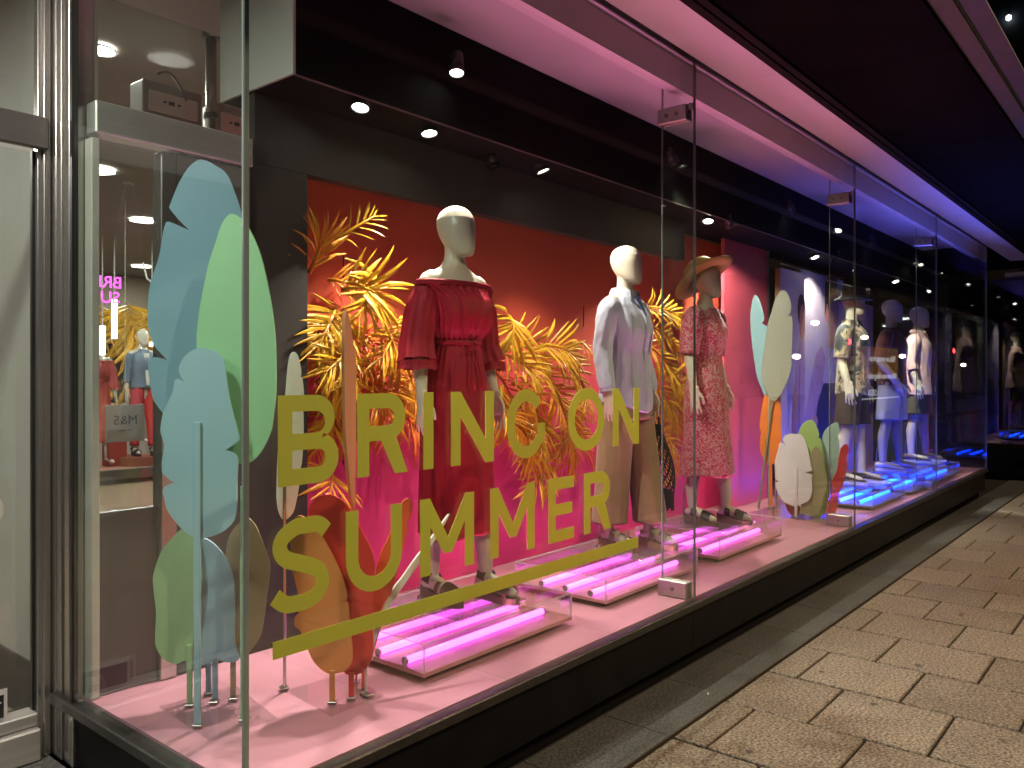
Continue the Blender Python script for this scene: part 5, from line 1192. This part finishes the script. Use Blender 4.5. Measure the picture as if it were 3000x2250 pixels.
# ------------------------------------------------------------------ black notice on the entrance glass
a = at(-14, 2025, Y=1.365); b = at(21, 2160, Y=1.365)
nt_ = empty('notice', 'white edged black notice stuck low on the entrance glass', 'notice', (b.x, 1.3655, b.z))
wN, hN = .20, a.z-b.z
MB().box((-wN, -.002, 0), (0, 0, hN)).build('sheet', mat('notice_white', (.62, .62, .60), .5), nt_)
MB().box((-wN+.012, -.0032, .012), (-.012, -.0022, hN-.02)).build('print', mat('notice_black', (.012, .012, .012), .45), nt_)
dd = MB()
for i in range(5):
    for j in range(2): dd.box((-.03-.012*i+.006*j, -.0042, .016+.008*j), (-.024-.012*i+.006*j, -.0034, .022+.008*j))
for i in range(3): dd.box((-.06, -.0042, hN-.05-.012*i), (-.02-.008*i, -.0034, hN-.044-.012*i))
dd.tube([(-.05+.022*math.cos(t/10*6.28), -.0038, hN*.45+.05*math.sin(t/10*6.28)) for t in range(11)], .002, 5).build('marks', mat('notice_white', (.62, .62, .60), .5), nt_)

# ------------------------------------------------------------------ small things on the pavement
def litter(name, px, py, mb, m, label):
    o = mb.build(name, m); p = at(px, py, Z=.001); o.location = p; setp(o, label, name.replace('_', ' ')); return o
cb = MB().tube([(0, 0, .004), (.018, .006, .004)], .004, 10)
o = litter('cigarette_butt', 2073, 2038, cb, mat('butt_paper', (.55, .47, .36), .8), 'pale cigarette butt on the grey edging stones')
lf = MB(); lf.add([(0,0,.004),(.02,.012,.012),(.05,.010,.006),(.065,0,.015),(.045,-.016,.005),(.015,-.014,.011)], [(0,1,5),(1,2,4,5),(2,3,4)])
o = litter('dry_leaf', 2812, 1806, lf, mat('dry_leaf', (.20, .11, .05), .8), 'curled dry leaf on the far tan slab')
for i, (px, py, r) in enumerate(((2690, 1950, .022), (2406, 1968, .016), (2618, 1742, .020), (2560, 2063, .02), (2195, 2202, .018), (2560, 1770, .013))):
    vv = [(r*(1+.25*noise.noise(Vector((k, i, 0))))*math.cos(k/14*6.283), r*(.8+.25*noise.noise(Vector((k, i, 3))))*math.sin(k/14*6.283), .0012) for k in range(14)]
    q = MB().add(vv+[(x*.8, y*.8, .0022) for x, y, z in vv], [tuple(range(14, 28))]+[(k, (k+1) % 14, 14+(k+1) % 14, 14+k) for k in range(14)]).build('gum_spot', mat('old_gum', (.085, .075, .062), .8)); q.location = at(px, py, Z=.0008)
    q.parent = pav; q['kind'] = 'structure'

# ------------------------------------------------------------------ street around: neighbour glass, opposite side (seen mirrored in the glass)
nb = empty('neighbour_shopfront', 'dark glossy neighbouring shopfront beyond the far end of the window', 'shopfront', (14.1, -.25, 0))
P(MB().box((14.1, -.25, .10), (14.14, 4.0, 3.19)), 'dark_glass', mat('dark_glazing', (.004, .004, .006), .02, 0, 0, 5, spec=.9), nb)
P(MB().box((14.09, -.26, 0), (14.2, 4.0, .099)), 'kick_plate', BLACKGL, nb)
P(MB().box((14.142, -.25, 0), (14.4, 4.0, 3.19)), 'core', BLACKP, nb)
P(MB().bbox((14.02, -.15, 3.02), (14.098, .12, 3.10), .01), 'hinge_box', CLAMP, nb)
up = empty('upper_building', 'dark blue building rising beyond the canopy', 'building', (20, -2, 0))
P(MB().box((24, 1.2, 4.0), (40, 12, 16)), 'wall', mat('night_blue_wall', (.03, .04, .06), .7, 0, .2, .3), up)
for k in range(4): P(MB().box((23.96, 1.9+1.6*k, 6.0), (23.998, 2.9+1.6*k, 8.4)), 'window', mat('dark_pane', (.01, .012, .02), .1), up)
a = at(2955, 52, X=23.9)
wl = empty('wall_lamp', 'tiny white lamp high on the dark blue building', 'lamp', a)
MB().rings([(-.07,.02,.02,0,0),(-.04,.06,.06,0,0),(.04,.06,.06,0,0),(.07,.02,.02,0,0)], 16).build('globe', mat('globe_white', (.9,.9,.9), .4, emit=(.95,1,.95), estr=3), wl)
MB().tube([(.0, 0, .09), (.09, 0, .14)], .02, 8).build('bracket', HOUS, wl)
op = empty('opposite_building', 'dark building row across the street', 'building', (30, -24, 0))
P(MB().box((-40, -26, -.1), (110, -24, 9)), 'wall', mat('opposite_wall', (.025, .022, .022), .8, 0, .3, .2), op)
LITW = mat('lit_pane', (.5, .4, .25), .6, emit=(1, .72, .38), estr=.9)
for k in range(12): P(MB().box((-6+8*k, -23.99, 1.0), (-3.5+8*k, -23.94, 2.6)), 'shop_window', mat('dark_pane', (.01, .012, .02), .1), op)
RL = mat('signal_red', (.9, .05, .05), .4, emit=(1, .015, .02), estr=60)
for i, (x, z) in enumerate(((35.5, 3.0), (55.2, 3.08))):
    o = empty('traffic_light', ['traffic light showing red, nearer one across the street', 'traffic light showing red, farther one across the street'][i], 'traffic light', (x, -9.2, -.1), 'traffic lights across the street')
    MB().tube([(0, 0, 0), (0, 0, z+.5)], .06, 12).build('pole', HOUS, o)
    MB().bbox((-.16, -.02, z-.75), (.16, .18, z+.32), .03).build('housing', HOUS, o)
    MB().disc((0, .181, z+.1), .11, (0, 1, 0), .02, 20).build('red_lens', RL, o)
    MB().disc((0, .181, z-.2), .1, (0, 1, 0), .01, 20).disc((0, .181, z-.5), .1, (0, 1, 0), .01, 20).build('dark_lens', mat('lens_dark', (.02, .02, .02), .3), o)
for i, (x, z) in enumerate(((31, 2.3), (33, 3.7), (39.5, 3.35), (46, 2.6), (61, 2.3), (70, 3.2))):
    o = empty('street_lamp', ['nearest', 'second', 'third', 'fourth', 'fifth', 'farthest'][i] + ' of the white street lamps across the street', 'street lamp', (x, -9.6, -.1), 'street lamps across the street')
    MB().tube([(0, 0, 0), (0, 0, z)], .05, 10).build('post', HOUS, o)
    MB().rings([(z, .05, .05, 0, 0), (z+.05, .15, .15, 0, 0), (z+.15, .15, .15, 0, 0), (z+.2, .05, .05, 0, 0)], 16).build('globe', mat('globe_warm', (.9, .9, .85), .4, emit=(1, .95, .8), estr=14), o)
ad = empty('food_poster', 'lit orange food poster with white words across the street', 'poster', (40, -9.1, 0))
POST = ramp_mat('orange_food_print', [(0, (.7, .22, .02)), (.42, (.7, .30, .04)), (.52, (.75, .45, .06)), (.6, (.45, .05, .02)), (.7, (.8, .4, .08))], 'noise', 1.6, .6, 4, .6)
pn = POST.node_tree.nodes; POST.node_tree.links.new(pn['Color Ramp'].outputs[0], pn['Principled BSDF'].inputs['Emission Color']); pn['Principled BSDF'].inputs['Emission Strength'].default_value = .2
P(MB().box((37.2, -9.1, 1.45), (42.8, -9.0, 2.88)), 'panel', POST, ad)
WTX = mat('lit_white_letters', (.9, .9, .9), .5, emit=(.95, 1, 1), estr=.5)
for s_, x, z, sz in (('With our summer menu', 40.2, 2.35, .42), ('Wish you were dining today', 40.2, 1.55, .40), ('COSTA', 38.6, .78, .42)):
    q = link('lettering', txt(s_, sz, WTX, .01), ad, (x-40, .12, z)); q.rotation_euler = (R(90), 0, R(180))
P(MB().box((37.4, -9.1, .50), (43, -9.0, .56)), 'light_line', WTX, ad)
P(MB().box((37, -9.4, -.1), (43.2, -9.11, 3.0)), 'back_case', HOUS, ad)
